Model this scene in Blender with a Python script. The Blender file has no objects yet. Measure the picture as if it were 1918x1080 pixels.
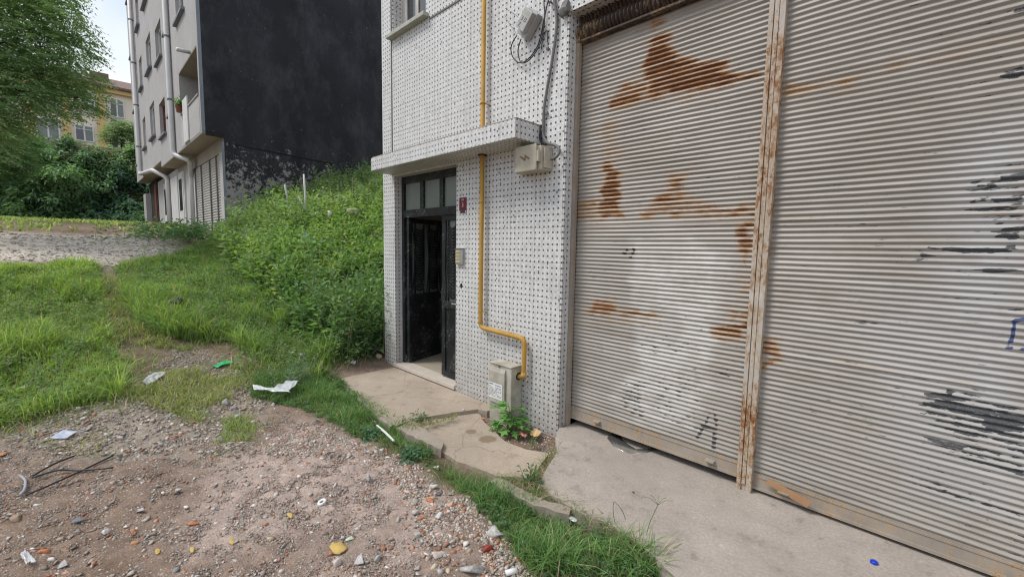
import bpy, bmesh, math, random
import numpy as np
from mathutils import Vector, Matrix

# ------------------------------------------------------------------ camera, sky, sun
SC = bpy.context.scene
COL = SC.collection
rng = np.random.default_rng(11)
random.seed(5)
CAM = np.array([0.0, 0.0, 1.54])
FOC, YAW, PITCH, ROLL = 800.0, math.radians(44.4414), math.radians(5.3807), math.radians(1.0014)

def cam_axes():
    cy, sy, cp, sp = math.cos(YAW), math.sin(YAW), math.cos(PITCH), math.sin(PITCH)
    fwd = np.array([-sy*cp, cy*cp, -sp]); right = np.array([cy, sy, 0.0]); up = np.cross(right, fwd)
    cr, sr = math.cos(ROLL), math.sin(ROLL)
    return cr*right+sr*up, -sr*right+cr*up, fwd
RX, UX, FX = cam_axes()
cd = bpy.data.cameras.new('camera'); cam = bpy.data.objects.new('camera', cd); COL.objects.link(cam)
cam.matrix_world = Matrix(((RX[0], UX[0], -FX[0], CAM[0]), (RX[1], UX[1], -FX[1], CAM[1]),
                           (RX[2], UX[2], -FX[2], CAM[2]), (0, 0, 0, 1)))
cd.sensor_width = 36.0; cd.lens = FOC/1918*36.0; cd.clip_start = 0.05; cd.clip_end = 600
SC.camera = cam

SUN_EL, SUN_AZ = math.radians(56), math.radians(232)      # direction the light comes from, az from +X
sl = bpy.data.lights.new('sun', 'SUN'); sl.energy = 2.1; sl.angle = math.radians(17); sl.color = (1.0, 0.96, 0.9)
so = bpy.data.objects.new('sun', sl); COL.objects.link(so)
sd = Vector((math.cos(SUN_EL)*math.cos(SUN_AZ), math.cos(SUN_EL)*math.sin(SUN_AZ), math.sin(SUN_EL)))
so.rotation_euler = (-sd).to_track_quat('-Z', 'Y').to_euler()

W = bpy.data.worlds.new('World'); SC.world = W; W.use_nodes = True
nt = W.node_tree; nt.nodes.clear()
def wn(t): return nt.nodes.new(t)
wo = wn('ShaderNodeOutputWorld'); wb = wn('ShaderNodeBackground'); wb.inputs['Strength'].default_value = 0.092
sky = wn('ShaderNodeTexSky'); sky.sky_type = 'NISHITA'; sky.sun_disc = False
sky.sun_elevation = SUN_EL; sky.sun_rotation = math.radians(90) - SUN_AZ
tc = wn('ShaderNodeTexCoord'); no = wn('ShaderNodeTexNoise'); no.inputs['Scale'].default_value = 2.2
no.inputs['Detail'].default_value = 5; no.inputs['Roughness'].default_value = 0.55
cr_ = wn('ShaderNodeValToRGB'); cr_.color_ramp.elements[0].position = 0.36; cr_.color_ramp.elements[1].position = 0.60
cr_.color_ramp.elements[0].color = (5.6, 6.7, 8.2, 1); cr_.color_ramp.elements[1].color = (8.9, 9.2, 9.6, 1)
mxw = wn('ShaderNodeMix'); mxw.data_type = 'RGBA'; mxw.inputs[0].default_value = 0.88
nt.links.new(tc.outputs['Generated'], no.inputs['Vector']); nt.links.new(no.outputs['Fac'], cr_.inputs['Fac'])
nt.links.new(sky.outputs['Color'], mxw.inputs[6]); nt.links.new(cr_.outputs['Color'], mxw.inputs[7])
nt.links.new(mxw.outputs[2], wb.inputs['Color']); nt.links.new(wb.outputs['Background'], wo.inputs['Surface'])

SC.view_settings.view_transform = 'Standard'; SC.view_settings.look = 'None'
SC.view_settings.exposure = 0.45; SC.view_settings.gamma = 1.0
SC.render.engine = 'CYCLES'
SC.cycles.filter_width = 1.15
SC.cycles.max_bounces = 6; SC.cycles.diffuse_bounces = 4; SC.cycles.glossy_bounces = 3; SC.cycles.transmission_bounces = 4

# ------------------------------------------------------------------ measuring helpers: a pixel of the photo read as a point on a known plane
def ray(x, y):
    return RX*((x-959)/FOC) - UX*((y-540)/FOC) + FX
def onY(x, y, D): r = ray(x, y); return CAM + r*(D-CAM[1])/r[1]
def onX(x, y, X): r = ray(x, y); return CAM + r*(X-CAM[0])/r[0]
def onZ(x, y, z): r = ray(x, y); return CAM + r*(z-CAM[2])/r[2]

def hash2(ix, iy, seed):
    n = (ix.astype(np.int64)*374761393 + iy.astype(np.int64)*668265263 + seed*1442695041) & 0x7fffffff
    n = ((n ^ (n >> 13)) * 1274126177) & 0x7fffffff
    n = (n ^ (n >> 16)) & 0xffff
    return n/65535.0
def vnoise(x, y, seed=0):
    ix, iy = np.floor(x), np.floor(y); fx, fy = x-ix, y-iy
    fx = fx*fx*(3-2*fx); fy = fy*fy*(3-2*fy)
    a = hash2(ix, iy, seed); b = hash2(ix+1, iy, seed); c = hash2(ix, iy+1, seed); d = hash2(ix+1, iy+1, seed)
    return (a*(1-fx)+b*fx)*(1-fy) + (c*(1-fx)+d*fx)*fy
def fbm(x, y, octs=4, seed=0):
    s = 0; a = 0.5; t = 0
    for o in range(octs):
        s = s + a*vnoise(x*2**o, y*2**o, seed+o*17); t += a; a *= 0.5
    return s/t
def sstep(a, b, x):
    t = np.clip((x-a)/(b-a), 0, 1); return t*t*(3-2*t)
def sdist(px, py, poly):
    """signed distance to polygon, positive inside"""
    poly = np.asarray(poly, float); n = len(poly)
    d = np.full(px.shape, 1e9); ins = np.zeros(px.shape, bool)
    for i in range(n):
        ax, ay = poly[i]; bx, by = poly[(i+1) % n]
        ex, ey = bx-ax, by-ay; L = ex*ex+ey*ey+1e-12
        t = np.clip(((px-ax)*ex+(py-ay)*ey)/L, 0, 1)
        d = np.minimum(d, np.hypot(px-ax-t*ex, py-ay-t*ey))
        c = ((ay > py) != (by > py)) & (px < (bx-ax)*(py-ay)/((by-ay) if abs(by-ay) > 1e-12 else 1e-12)+ax)
        ins ^= c
    return np.where(ins, d, -d)

# ------------------------------------------------------------------ terrain height
_kt = np.array([-60, -5, 3.6, 4.6, 5.4, 6.5, 8, 9.5, 11, 13.6, 18, 22, 28, 33, 80.])
_kz = np.array([-.11, -.085, -.075, -.045, .03, .22, .58, .95, 1.30, 1.72, 2.05, 2.18, 2.40, 2.60, 2.7])
_ft = np.linspace(-60, 80, 2801); _fz = np.interp(_ft, _kt, _kz)
_k = np.ones(21)/21; _fz = np.convolve(np.pad(_fz, 10, 'edge'), _k, 'valid')
def height(X, Y):
    X = np.asarray(X, float); Y = np.asarray(Y, float); t = -X
    z = np.interp(t, _ft, _fz)
    m = np.interp(Y, [1.5, 2.3, 3, 4, 5, 6, 7.5, 14], [0, .07, .28, .70, 1.08, 1.42, 1.85, 2.8])
    z = z + m*sstep(5.0, 7.2, t)*(1-.55*sstep(11.5, 13.4, t)*(1-sstep(3.2, 4.6, Y)))*(1-sstep(13.6, 13.9, t)*1.0)
    n = (fbm(X*.9, Y*.9, 3, 3)-.5)*.12 + (fbm(X*5, Y*5, 3, 9)-.5)*.035
    flat = sstep(1.7, 2.0, Y)*sstep(5.4, 5.1, t)              # quiet ground under the slabs
    return z + n*(1-flat) - .05*flat
def onG(x, y):
    r = ray(x, y); s0 = 0.3; s = s0
    prev = 0
    for i in range(900):
        s += 0.02*max(1, s*.25); p = CAM + r*s
        if p[2] < height(p[0], p[1]):
            lo, hi = prev, s
            for k in range(20):
                m = (lo+hi)/2; q = CAM+r*m
                if q[2] < height(q[0], q[1]): hi = m
                else: lo = m
            return CAM + r*hi
        prev = s
    return CAM + r*s
def gpoly(pts): return np.array([onG(*p)[:2] for p in pts])

# ------------------------------------------------------------------ materials
def new_mat(name):
    m = bpy.data.materials.new(name); m.use_nodes = True
    m.node_tree.nodes.clear()
    return m
class NB:
    """small node builder"""
    def __init__(s, name):
        s.m = new_mat(name); s.t = s.m.node_tree
        s.out = s.t.nodes.new('ShaderNodeOutputMaterial')
    def n(s, t, **kw):
        nd = s.t.nodes.new(t)
        for k, v in kw.items():
            if hasattr(nd, k) and k not in nd.inputs: setattr(nd, k, v)
            else: s.set(nd.inputs[k], v)
        return nd
    def set(s, inp, v):
        if isinstance(v, bpy.types.NodeSocket): s.t.links.new(v, inp)
        else:
            if isinstance(v, tuple) and len(v) == 3 and inp.type == 'RGBA': v = (*v, 1)
            inp.default_value = v
    def math(s, op, a, b=None, c=None, clamp=False):
        nd = s.t.nodes.new('ShaderNodeMath'); nd.operation = op; nd.use_clamp = clamp
        for i, v in enumerate((a, b, c)):
            if v is not None: s.set(nd.inputs[i], v)
        return nd.outputs[0]
    def mix(s, f, a, b, blend='MIX'):
        nd = s.t.nodes.new('ShaderNodeMix'); nd.data_type = 'RGBA'; nd.blend_type = blend
        s.set(nd.inputs[0], f); s.set(nd.inputs[6], a); s.set(nd.inputs[7], b)
        return nd.outputs[2]
    def ramp(s, f, stops):
        nd = s.t.nodes.new('ShaderNodeValToRGB'); s.set(nd.inputs[0], f)
        e = nd.color_ramp.elements
        while len(e) < len(stops): e.new(0.5)
        for el, (p, c) in zip(e, stops):
            el.position = p; el.color = (*c, 1) if isinstance(c, tuple) else (c, c, c, 1)
        return nd.outputs[0]
    def pos(s):
        return s.n('ShaderNodeNewGeometry').outputs['Position']
    def noise(s, scale, detail=4, rough=.55, vec=None, stretch=None):
        v = vec if vec is not None else s.pos()
        if stretch:
            mp = s.n('ShaderNodeMapping'); s.set(mp.inputs['Vector'], v); mp.inputs['Scale'].default_value = stretch; v = mp.outputs[0]
        nd = s.t.nodes.new('ShaderNodeTexNoise'); s.set(nd.inputs['Vector'], v)
        nd.inputs['Scale'].default_value = scale; nd.inputs['Detail'].default_value = detail; nd.inputs['Roughness'].default_value = rough
        return nd.outputs['Fac']
    def attr(s, name):
        nd = s.t.nodes.new('ShaderNodeAttribute'); nd.attribute_name = name; return nd
    def bump(s, h, strength=.4, dist=.01):
        nd = s.t.nodes.new('ShaderNodeBump'); s.set(nd.inputs['Height'], h)
        nd.inputs['Strength'].default_value = strength; nd.inputs['Distance'].default_value = dist
        return nd.outputs[0]
    def finish(s, color, rough=.7, normal=None, metal=0.0, spec=.4, **kw):
        p = s.t.nodes.new('ShaderNodeBsdfPrincipled')
        s.set(p.inputs['Base Color'], color); s.set(p.inputs['Roughness'], rough); s.set(p.inputs['Metallic'], metal)
        s.set(p.inputs['Specular IOR Level'], spec)
        if normal is not None: s.set(p.inputs['Normal'], normal)
        for k, v in kw.items(): s.set(p.inputs[k], v)
        s.t.links.new(p.outputs[0], s.out.inputs[0]); s.p = p
        return s.m

def simple(name, c, c2=None, scale=8, rough=.7, bump=.2, bdist=.004, metal=0., spec=.4, detail=5, stretch=None):
    b = NB(name); f = b.noise(scale, detail, .6, stretch=stretch)
    c2 = c2 or tuple(x*.7 for x in c)
    col = b.mix(b.ramp(f, [(.3, 0.), (.7, 1.)]), c, c2)
    f2 = b.noise(scale*9, 3)
    return b.finish(col, rough, b.bump(f2, bump, bdist), metal, spec)

def mat_tile():
    b = NB('mosaic_tile'); P = .051/3
    geo = b.n('ShaderNodeNewGeometry'); sp = b.n('ShaderNodeSeparateXYZ', Vector=geo.outputs['Position']); sn = b.n('ShaderNodeSeparateXYZ', Vector=geo.outputs['True Normal'])
    isx = b.math('GREATER_THAN', b.math('ABSOLUTE', sn.outputs[0]), .6); isz = b.math('GREATER_THAN', b.math('ABSOLUTE', sn.outputs[2]), .6)
    def sel(f, a, c): return b.math('ADD', b.math('MULTIPLY', a, b.math('SUBTRACT', 1, f)), b.math('MULTIPLY', c, f))
    wob = b.math('MULTIPLY', b.math('SUBTRACT', b.noise(1.7, 2), .5), .02)
    u = b.math('ADD', sel(isx, sp.outputs[0], sp.outputs[1]), 20.0081); v = b.math('ADD', b.math('ADD', sel(isz, sp.outputs[2], sp.outputs[1]), 20.004), wob)
    a, c = b.math('DIVIDE', u, P), b.math('DIVIDE', v, P)
    ia, ic = b.math('FLOOR', a), b.math('FLOOR', c); fa, fc = b.math('FRACT', a), b.math('FRACT', c)
    cell = b.n('ShaderNodeCombineXYZ', X=ia, Y=ic)
    wn_ = b.n('ShaderNodeTexWhiteNoise', noise_dimensions='3D', Vector=cell.outputs[0])
    rnd = wn_.outputs['Value']
    e = b.math('MAXIMUM', b.math('ABSOLUTE', b.math('SUBTRACT', fa, .5)), b.math('ABSOLUTE', b.math('SUBTRACT', fc, .5)))
    g = b.math('MULTIPLY', b.math('SUBTRACT', e, .44), 18, clamp=True)
    # wider joints between the sheets the mosaic came on
    s1 = b.math('LESS_THAN', b.math('FLOORED_MODULO', ic, 18), .5); s1 = b.math('MULTIPLY', s1, b.math('LESS_THAN', fc, .2))
    s2 = b.math('LESS_THAN', b.math('FLOORED_MODULO', ia, 18), .5); s2 = b.math('MULTIPLY', s2, b.math('LESS_THAN', fa, .2))
    sheet = b.math('MAXIMUM', s1, s2)
    dot = b.math('MULTIPLY', b.math('LESS_THAN', b.math('FLOORED_MODULO', ia, 3), .5), b.math('LESS_THAN', b.math('FLOORED_MODULO', ic, 3), .5))
    dot = b.math('MULTIPLY', dot, b.math('LESS_THAN', e, .46))
    white = b.ramp(rnd, [(0, (.56, .555, .55)), (.5, (.67, .67, .665)), (1, (.75, .75, .75))])
    big = b.ramp(b.noise(.9, 4), [(.3, .93), (.7, 1.0)])
    white = b.mix(1.0, white, big, 'MULTIPLY')
    black = b.ramp(rnd, [(0, (.004, .004, .005)), (.93, (.02, .02, .022)), (.97, (.22, .22, .22)), (1, (.45, .45, .45))])
    col = b.mix(dot, white, black)
    gd = b.ramp(b.noise(6, 3), [(.35, (.33, .325, .315)), (.65, (.47, .465, .455))])
    col = b.mix(g, col, gd); col = b.mix(b.math('MULTIPLY', sheet, .75), col, (.11, .105, .10))
    # soil splash near the ground and grime streaks
    low = b.math('MULTIPLY', b.math('SUBTRACT', 1, b.math('DIVIDE', b.math('ADD', sp.outputs[2], .15), 1.0), clamp=True), b.ramp(b.noise(9, 5), [(.25, .5), (.65, 1.)]))
    lowg = b.math('MULTIPLY', low, b.math('ADD', b.math('MULTIPLY', g, .35), .65))
    col = b.mix(b.math('MULTIPLY', lowg, .85), col, (.17, .125, .085))
    stk = b.ramp(b.noise(3.0, 6, .65, stretch=(6, 6, .4)), [(.5, 0.), (.8, .40)]); col = b.mix(stk, col, (.25, .23, .205))
    blo = b.ramp(b.noise(2.3, 6, .7), [(.5, 0.), (.74, .2)]); col = b.mix(blo, col, (.30, .27, .235))
    wn2 = b.n('ShaderNodeTexWhiteNoise', noise_dimensions='4D', Vector=cell.outputs[0], W=3.7); col = b.mix(b.math('LESS_THAN', wn2.outputs['Value'], .004), col, (.16, .14, .12))
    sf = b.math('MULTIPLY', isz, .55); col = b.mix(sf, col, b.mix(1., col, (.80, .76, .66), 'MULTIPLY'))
    rough = b.math('ADD', b.math('MULTIPLY', g, .45), b.math('ADD', .33, b.math('MULTIPLY', rnd, .25)))
    h = b.math('ADD', b.math('MULTIPLY', b.math('SUBTRACT', 1, g), 1), b.math('MULTIPLY', rnd, .35))
    return b.finish(col, rough, b.bump(h, .45, .0022), 0, .45)
M_TILE = mat_tile()

def mat_shutter():
    b = NB('painted_corrugated_steel')
    rust = b.attr('rust').outputs['Fac']; chip = b.attr('chip').outputs['Fac']; wh = b.attr('white').outputs['Fac']; ink = b.attr('ink').outputs['Fac']
    n1 = b.noise(2.2, 4); n2 = b.noise(60, 4, .65, stretch=(.35, 1, 1)); n3 = b.noise(210, 3, .6); n4 = b.noise(14, 5, .6, stretch=(.3, 1, 1))
    base = b.mix(b.ramp(n1, [(.35, 0.), (.68, 1.)]), (.36, .333, .30), (.295, .272, .243))
    base = b.mix(b.ramp(n4, [(.5, 0.), (.8, .5)]), base, (.27, .235, .20))
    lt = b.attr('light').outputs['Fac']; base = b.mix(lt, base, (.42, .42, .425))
    base = b.mix(wh, base, b.mix(b.ramp(n2, [(.4, 0.), (.7, .6)]), (.52, .505, .48), (.39, .36, .325)))
    rowm = b.noise(1.0, 3, .6, stretch=(.9, 1, 30.)); base = b.mix(1., base, b.ramp(rowm, [(.3, (.80, .78, .75)), (.52, (1., 1., 1.)), (.75, (1.1, 1.1, 1.1))]), 'MULTIPLY')
    smu = b.ramp(b.noise(5.5, 6, .72, stretch=(.45, 1, 1)), [(.52, 0.), (.72, .55)]); base = b.mix(smu, base, (.25, .205, .165))
    # specks of bare primer along the ribs
    sp = b.ramp(b.noise(30, 4, .7, stretch=(.4, 1, 2.2)), [(.65, 0.), (.69, 1.)])
    base = b.mix(b.math('MULTIPLY', sp, .75), base, (.06, .055, .055))
    rc = b.ramp(n2, [(.28, (.070, .026, .012)), (.46, (.165, .062, .022)), (.6, (.29, .125, .042)), (.74, (.40, .25, .13))])
    n5 = b.noise(26, 5, .7, stretch=(.16, 1, 1.6)); rf = b.math('ADD', rust, b.math('ADD', b.math('MULTIPLY', b.math('SUBTRACT', n2, .5), .9), b.math('MULTIPLY', b.math('SUBTRACT', n5, .5), 1.3))); rf = b.math('ADD', rf, b.math('MULTIPLY', b.math('SUBTRACT', n3, .5), 1.3)); rf = b.math('MULTIPLY', b.ramp(rf, [(.34, 0.), (.52, .5), (.74, 1.)]), b.ramp(rust, [(.05, 0.), (.25, 1.)]))
    halo = b.ramp(rust, [(.03, 0.), (.4, .7)])
    col = b.mix(b.math('MULTIPLY', halo, b.ramp(n4, [(.3, .2), (.6, 1.)])), base, (.36, .24, .125))
    rc = b.mix(b.ramp(b.math('ADD', rust, b.math('MULTIPLY', b.math('SUBTRACT', n5, .5), 1.1)), [(.62, 0.), (.98, .8)]), rc, (.085, .034, .016))
    col = b.mix(rf, col, rc)
    cf = b.ramp(b.math('ADD', chip, b.math('ADD', b.math('MULTIPLY', b.math('SUBTRACT', n2, .5), .9), b.math('MULTIPLY', b.math('SUBTRACT', n5, .5), .8))), [(.47, 0.), (.53, 1.)]); cf = b.math('MULTIPLY', cf, b.math('GREATER_THAN', chip, .06))
    col = b.mix(cf, col, b.ramp(n3, [(.32, (.022, .023, .025)), (.62, (.085, .09, .095)), (.8, (.22, .22, .225))]))
    blue = b.mix(b.attr('inkblue').outputs['Fac'], (.012, .012, .016), (.01, .03, .13))
    col = b.mix(b.ramp(b.math('ADD', ink, b.math('MULTIPLY', b.math('SUBTRACT', n2, .5), .5)), [(.35, 0.), (.6, .92)]), col, blue)
    rough = b.math('ADD', .48, b.math('MULTIPLY', rf, .4))
    hh = b.math('SUBTRACT', b.math('MULTIPLY', n3, .4), b.math('MULTIPLY', cf, .8))
    return b.finish(col, rough, b.bump(hh, .35, .002), 0, .35)
M_SHUT = mat_shutter()

def mat_rusty(name, paint, amount=.5, scale=18):
    b = NB(name); n = b.noise(scale, 7, .72, stretch=(1, 1, .45)); n2 = b.noise(160, 4, .7); n3 = b.noise(2.5, 4)
    f = b.math('ADD', b.math('ADD', b.math('MULTIPLY', n, .62), b.math('MULTIPLY', n2, .38)), b.math('MULTIPLY', b.math('SUBTRACT', n3, .5), .42))
    m = b.ramp(f, [(amount-.07, 1.), (amount+.03, 0.)])
    rc = b.ramp(n2, [(.3, (.10, .035, .014)), (.6, (.25, .095, .03)), (.8, (.36, .2, .08))])
    p = b.mix(b.ramp(b.noise(6, 4), [(.3, 0.), (.7, 1.)]), paint, tuple(x*.75 for x in paint))
    h2 = b.ramp(f, [(amount, .75), (amount+.12, 0.)])
    p = b.mix(h2, p, (.42, .29, .16))
    return b.finish(b.mix(m, p, rc), .65, b.bump(b.math('ADD', m, b.math('MULTIPLY', n2, .3)), .3, .002), 0, .3)
M_POST = mat_rusty('rusted_post_paint', (.50, .465, .43), .478, 40)
M_BAR = mat_rusty('rail_paint', (.33, .285, .24), .385, 22)
M_ROLL = mat_rusty('rusted_roll', (.060, .042, .034), .40, 30)

def mat_ground():
    b = NB('ground_soil')
    c = b.attr('Col').outputs['Color']; g = b.attr('green').outputs['Fac']
    vo = b.n('ShaderNodeTexVoronoi', Vector=b.pos(), Scale=75.); vo2 = b.n('ShaderNodeTexVoronoi', Vector=b.pos(), Scale=28.)
    n = b.noise(10, 6, .65); n2 = b.noise(160, 6, .75); n3 = b.noise(2.2, 4)
    v = b.ramp(n, [(.25, (.62, .60, .58)), (.5, (1., 1., 1.)), (.75, (1.38, 1.36, 1.34))])
    col = b.mix(1., c, v, 'MULTIPLY')
    peb = b.n('ShaderNodeSeparateColor', Color=vo.outputs['Color']); peb2 = b.n('ShaderNodeSeparateColor', Color=vo2.outputs['Color'])
    pc = b.ramp(peb.outputs[0], [(0, (.16, .13, .11)), (.55, (.27, .24, .22)), (.8, (.40, .37, .35)), (.9, (.34, .15, .09)), (1, (.55, .53, .5))])
    pm = b.math('MULTIPLY', b.math('GREATER_THAN', peb.outputs[1], .62), b.math('LESS_THAN', vo.outputs['Distance'], .42))
    col = b.mix(b.math('MULTIPLY', pm, b.math('SUBTRACT', .8, b.math('MULTIPLY', g, .7))), col, pc)
    col = b.mix(1., col, b.ramp(n2, [(.32, (.5, .5, .5)), (.5, (1., 1., 1.)), (.68, (1.5, 1.48, 1.45))]), 'MULTIPLY')
    h = b.math('ADD', b.math('MULTIPLY', pm, b.math('SUBTRACT', .5, vo.outputs['Distance'])), b.math('ADD', b.math('MULTIPLY', n, .9), b.math('MULTIPLY', n2, .35)))
    return b.finish(col, .95, b.bump(h, .7, .02), 0, .15)
M_GROUND = mat_ground()

def mat_col(name, rough=.85, spec=.25, bump=.4):
    b = NB(name); c = b.attr('Col').outputs['Color']; n = b.noise(45, 4, .6); n2 = b.noise(220, 3)
    col = b.mix(1., c, b.ramp(n, [(.3, (.7, .7, .7)), (.7, (1.25, 1.25, 1.25))]), 'MULTIPLY')
    return b.finish(col, rough, b.bump(b.math('ADD', n, b.math('MULTIPLY', n2, .5)), bump, .004), 0, spec)
M_STONE = mat_col('rubble_stone')

def mat_leaf(name, trans=.45, rough=.5):
    b = NB(name); c = b.mix(1., b.attr('Col').outputs['Color'], (2.1, 2.0, 3.1), 'MULTIPLY')
    p = b.t.nodes.new('ShaderNodeBsdfPrincipled'); b.set(p.inputs['Base Color'], c); p.inputs['Roughness'].default_value = rough
    p.inputs['Specular IOR Level'].default_value = .35
    t = b.t.nodes.new('ShaderNodeBsdfTranslucent'); b.set(t.inputs['Color'], b.mix(1., c, (1.25, 1.35, .6), 'MULTIPLY'))
    m = b.t.nodes.new('ShaderNodeMixShader'); m.inputs[0].default_value = trans
    b.t.links.new(p.outputs[0], m.inputs[1]); b.t.links.new(t.outputs[0], m.inputs[2]); b.t.links.new(m.outputs[0], b.out.inputs[0])
    return b.m
M_LEAF = mat_leaf('leaf'); M_GRASS = mat_leaf('grass_blade', .46, .6)

def mat_concrete(name, c1, c2, crack=True, scale=3.5, damp=(), grime=0.):
    b = NB(name); n = b.noise(scale, 6, .6); n2 = b.noise(70, 4, .65); n3 = b.noise(300, 2)
    col = b.mix(b.ramp(n, [(.3, 0.), (.68, 1.)]), c1, c2)
    col = b.mix(1., col, b.ramp(n2, [(.3, (.80, .80, .80)), (.7, (1.12, 1.12, 1.12))]), 'MULTIPLY')
    sp = b.ramp(b.noise(24, 5, .7), [(.66, 0.), (.72, .55)]); col = b.mix(sp, col, tuple(x*.45 for x in c2))
    h = b.math('ADD', b.math('MULTIPLY', n2, .6), b.math('MULTIPLY', n3, .35))
    if grime:
        gm = b.ramp(b.noise(.8, 6, .65), [(.42, 0.), (.7, grime)]); col = b.mix(gm, col, tuple(x*.62 for x in c2))
        dk = b.ramp(b.noise(7, 6, .7), [(.58, 0.), (.66, grime*.8)]); col = b.mix(dk, col, tuple(x*.5 for x in c2))
        lt = b.ramp(b.noise(11, 5, .7), [(.62, 0.), (.72, grime*.6)]); col = b.mix(lt, col, tuple(min(1, x*1.5) for x in c1))
    for (cx, cy, rad) in damp:
        dv = b.n('ShaderNodeVectorMath', operation='DISTANCE'); b.set(dv.inputs[0], b.pos()); dv.inputs[1].default_value = (cx, cy, -.095)
        dd = b.math('ADD', dv.outputs['Value'], b.math('MULTIPLY', b.math('SUBTRACT', b.noise(14, 4), .5), rad*1.1)); col = b.mix(b.ramp(b.math('DIVIDE', dd, rad), [(.75, .72), (1., 0.)]), col, (.17, .115, .07))
    if crack:
        wp = b.n('ShaderNodeVectorMath', operation='ADD'); b.set(wp.inputs[0], b.pos())
        nz = b.n('ShaderNodeTexNoise', Scale=4., Detail=5.); b.set(nz.inputs['Vector'], b.pos()); sc_ = b.n('ShaderNodeVectorMath', operation='SCALE', Scale=.35); b.set(sc_.inputs[0], nz.outputs['Color']); b.set(wp.inputs[1], sc_.outputs[0])
        vo = b.n('ShaderNodeTexVoronoi', feature='DISTANCE_TO_EDGE', Scale=1.0); b.set(vo.inputs['Vector'], wp.outputs[0])
        cr = b.ramp(vo.outputs['Distance'], [(.0, 1.), (.008, 0.)])
        col = b.mix(b.math('MULTIPLY', cr, .35), col, tuple(x*.3 for x in c2)); h = b.math('SUBTRACT', h, b.math('MULTIPLY', cr, .8))
    return b.finish(col, .9, b.bump(h, .5, .006), 0, .2)
M_APRON = mat_concrete('apron_concrete', (.40, .35, .31), (.325, .285, .25), False, 3.5, (), .55)
d1, d2 = onZ(883, 808, -.095), onZ(914, 822, -.095)
M_SLAB = mat_concrete('sandy_screed', (.44, .365, .295), (.36, .295, .235), True, 3.5, ((d1[0], d1[1], .055), (d2[0], d2[1], .085)), .5)
M_CURB = mat_concrete('kerb_concrete', (.35, .30, .25), (.27, .235, .195), False)
M_RENDER = mat_concrete('grey_cement_render', (.44, .425, .42), (.38, .365, .36), False, 1.2)
M_RENDER2 = mat_concrete('pale_cement_render', (.50, .49, .49), (.43, .42, .42), False, 1.2)
M_SOFFIT = mat_concrete('bare_concrete', (.40, .36, .29), (.33, .295, .24), False, 2)
M_STRIP = mat_concrete('blue_grey_cement', (.25, .27, .30), (.2, .22, .25), False, 2)

def mat_black_wall():
    b = NB('black_bitumen_paint')
    sp = b.n('ShaderNodeSeparateXYZ', Vector=b.pos())
    n = b.noise(.9, 5, .6); n2 = b.noise(6.5, 9, .78); n3 = b.noise(40, 5, .7); sc = b.noise(1.6, 7, .72, stretch=(1, 1, .55))
    col = b.mix(b.ramp(n, [(.3, 0.), (.7, 1.)]), (.0155, .0155, .019), (.031, .031, .037))
    col = b.mix(b.ramp(sc, [(.46, 0.), (.72, .75)]), col, (.070, .070, .078))
    # the paint has come off low on the wall, less so higher up
    lowf = b.math('SUBTRACT', 1, b.math('DIVIDE', b.math('SUBTRACT', sp.outputs[2], 2.0), 2.7), clamp=True)
    fl = b.math('ADD', n2, b.math('MULTIPLY', lowf, .32))
    m = b.ramp(fl, [(.645, 0.), (.70, .85)])
    m2 = b.ramp(b.noise(13, 6, .7), [(.70, 0.), (.735, .9)])
    m3 = b.math('MULTIPLY', b.ramp(n2, [(.40, 0.), (.62, .55)]), b.ramp(lowf, [(.35, 0.), (.8, 1.)]))
    pl = b.mix(n3, (.26, .245, .24), (.42, .40, .38))
    col = b.mix(b.math('MULTIPLY', m3, .30), col, (.13, .125, .125)); col = b.mix(b.math('MAXIMUM', m, m2), col, pl)
    h = b.math('SUBTRACT', b.math('ADD', n3, sc), m)
    return b.finish(col, .8, b.bump(h, .5, .02), 0, .25)
M_BLACK = mat_black_wall()
M_YPIPE = mat_rusty('yellow_pipe_paint', (.50, .285, .055), .345, 11)
M_DOOR = None
def mat_door():
    b = NB('chipped_black_door_paint'); n = b.noise(36, 6, .75); n2 = b.noise(5, 4); n3 = b.noise(120, 3)
    col = b.mix(b.ramp(n2, [(.35, 0.), (.7, 1.)]), (.007, .008, .009), (.020, .023, .026))
    col = b.mix(b.ramp(b.math('ADD', n, b.math('MULTIPLY', b.math('SUBTRACT', n2, .5), .35)), [(.60, 0.), (.64, .8)]), col, (.26, .26, .26))
    return b.finish(col, .45, b.bump(n3, .25, .002), 0, .4)
M_DOOR = mat_door()
M_GBOX = simple('weathered_box_plastic', (.46, .435, .375), (.27, .24, .19), 9, .75, .4, .002)
M_EBOX = simple('ivory_box_plastic', (.52, .475, .38), (.37, .33, .25), 11, .5, .1, .001)
M_JBOX = simple('grey_box_plastic', (.40, .40, .39), (.33, .33, .325), 6, .6, .1, .001)
M_WHITE = simple('white_paint', (.72, .72, .72), (.6, .6, .6), 6, .5, .1, .001)
M_PVC = simple('white_plastic_frame', (.70, .69, .69), (.60, .58, .57), 2, .4, .05, .001)
M_PIPEW = simple('white_drain_plastic', (.62, .61, .61), (.53, .52, .51), 1.5, .5, .05, .001)
M_MARBLE = simple('worn_marble', (.56, .50, .44), (.46, .40, .34), 9, .5, .15, .002)
M_FLOOR = simple('hall_floor', (.36, .31, .24), (.29, .25, .19), 7, .6, .1, .002)
M_HALL = simple('hall_wall', (.55, .54, .52), (.47, .46, .44), 3, .8, .1, .002)
M_DADO = simple('red_dado_paint', (.10, .025, .022), (.07, .018, .016), 4, .4, .05, .001)
M_SILL = simple('sill_stone', (.43, .44, .39), (.32, .33, .29), 10, .75, .3, .003)
M_WOODW = simple('flaking_white_wood', (.58, .565, .54), (.34, .31, .28), 26, .7, .4, .002, stretch=(1, 1, .2))
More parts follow.
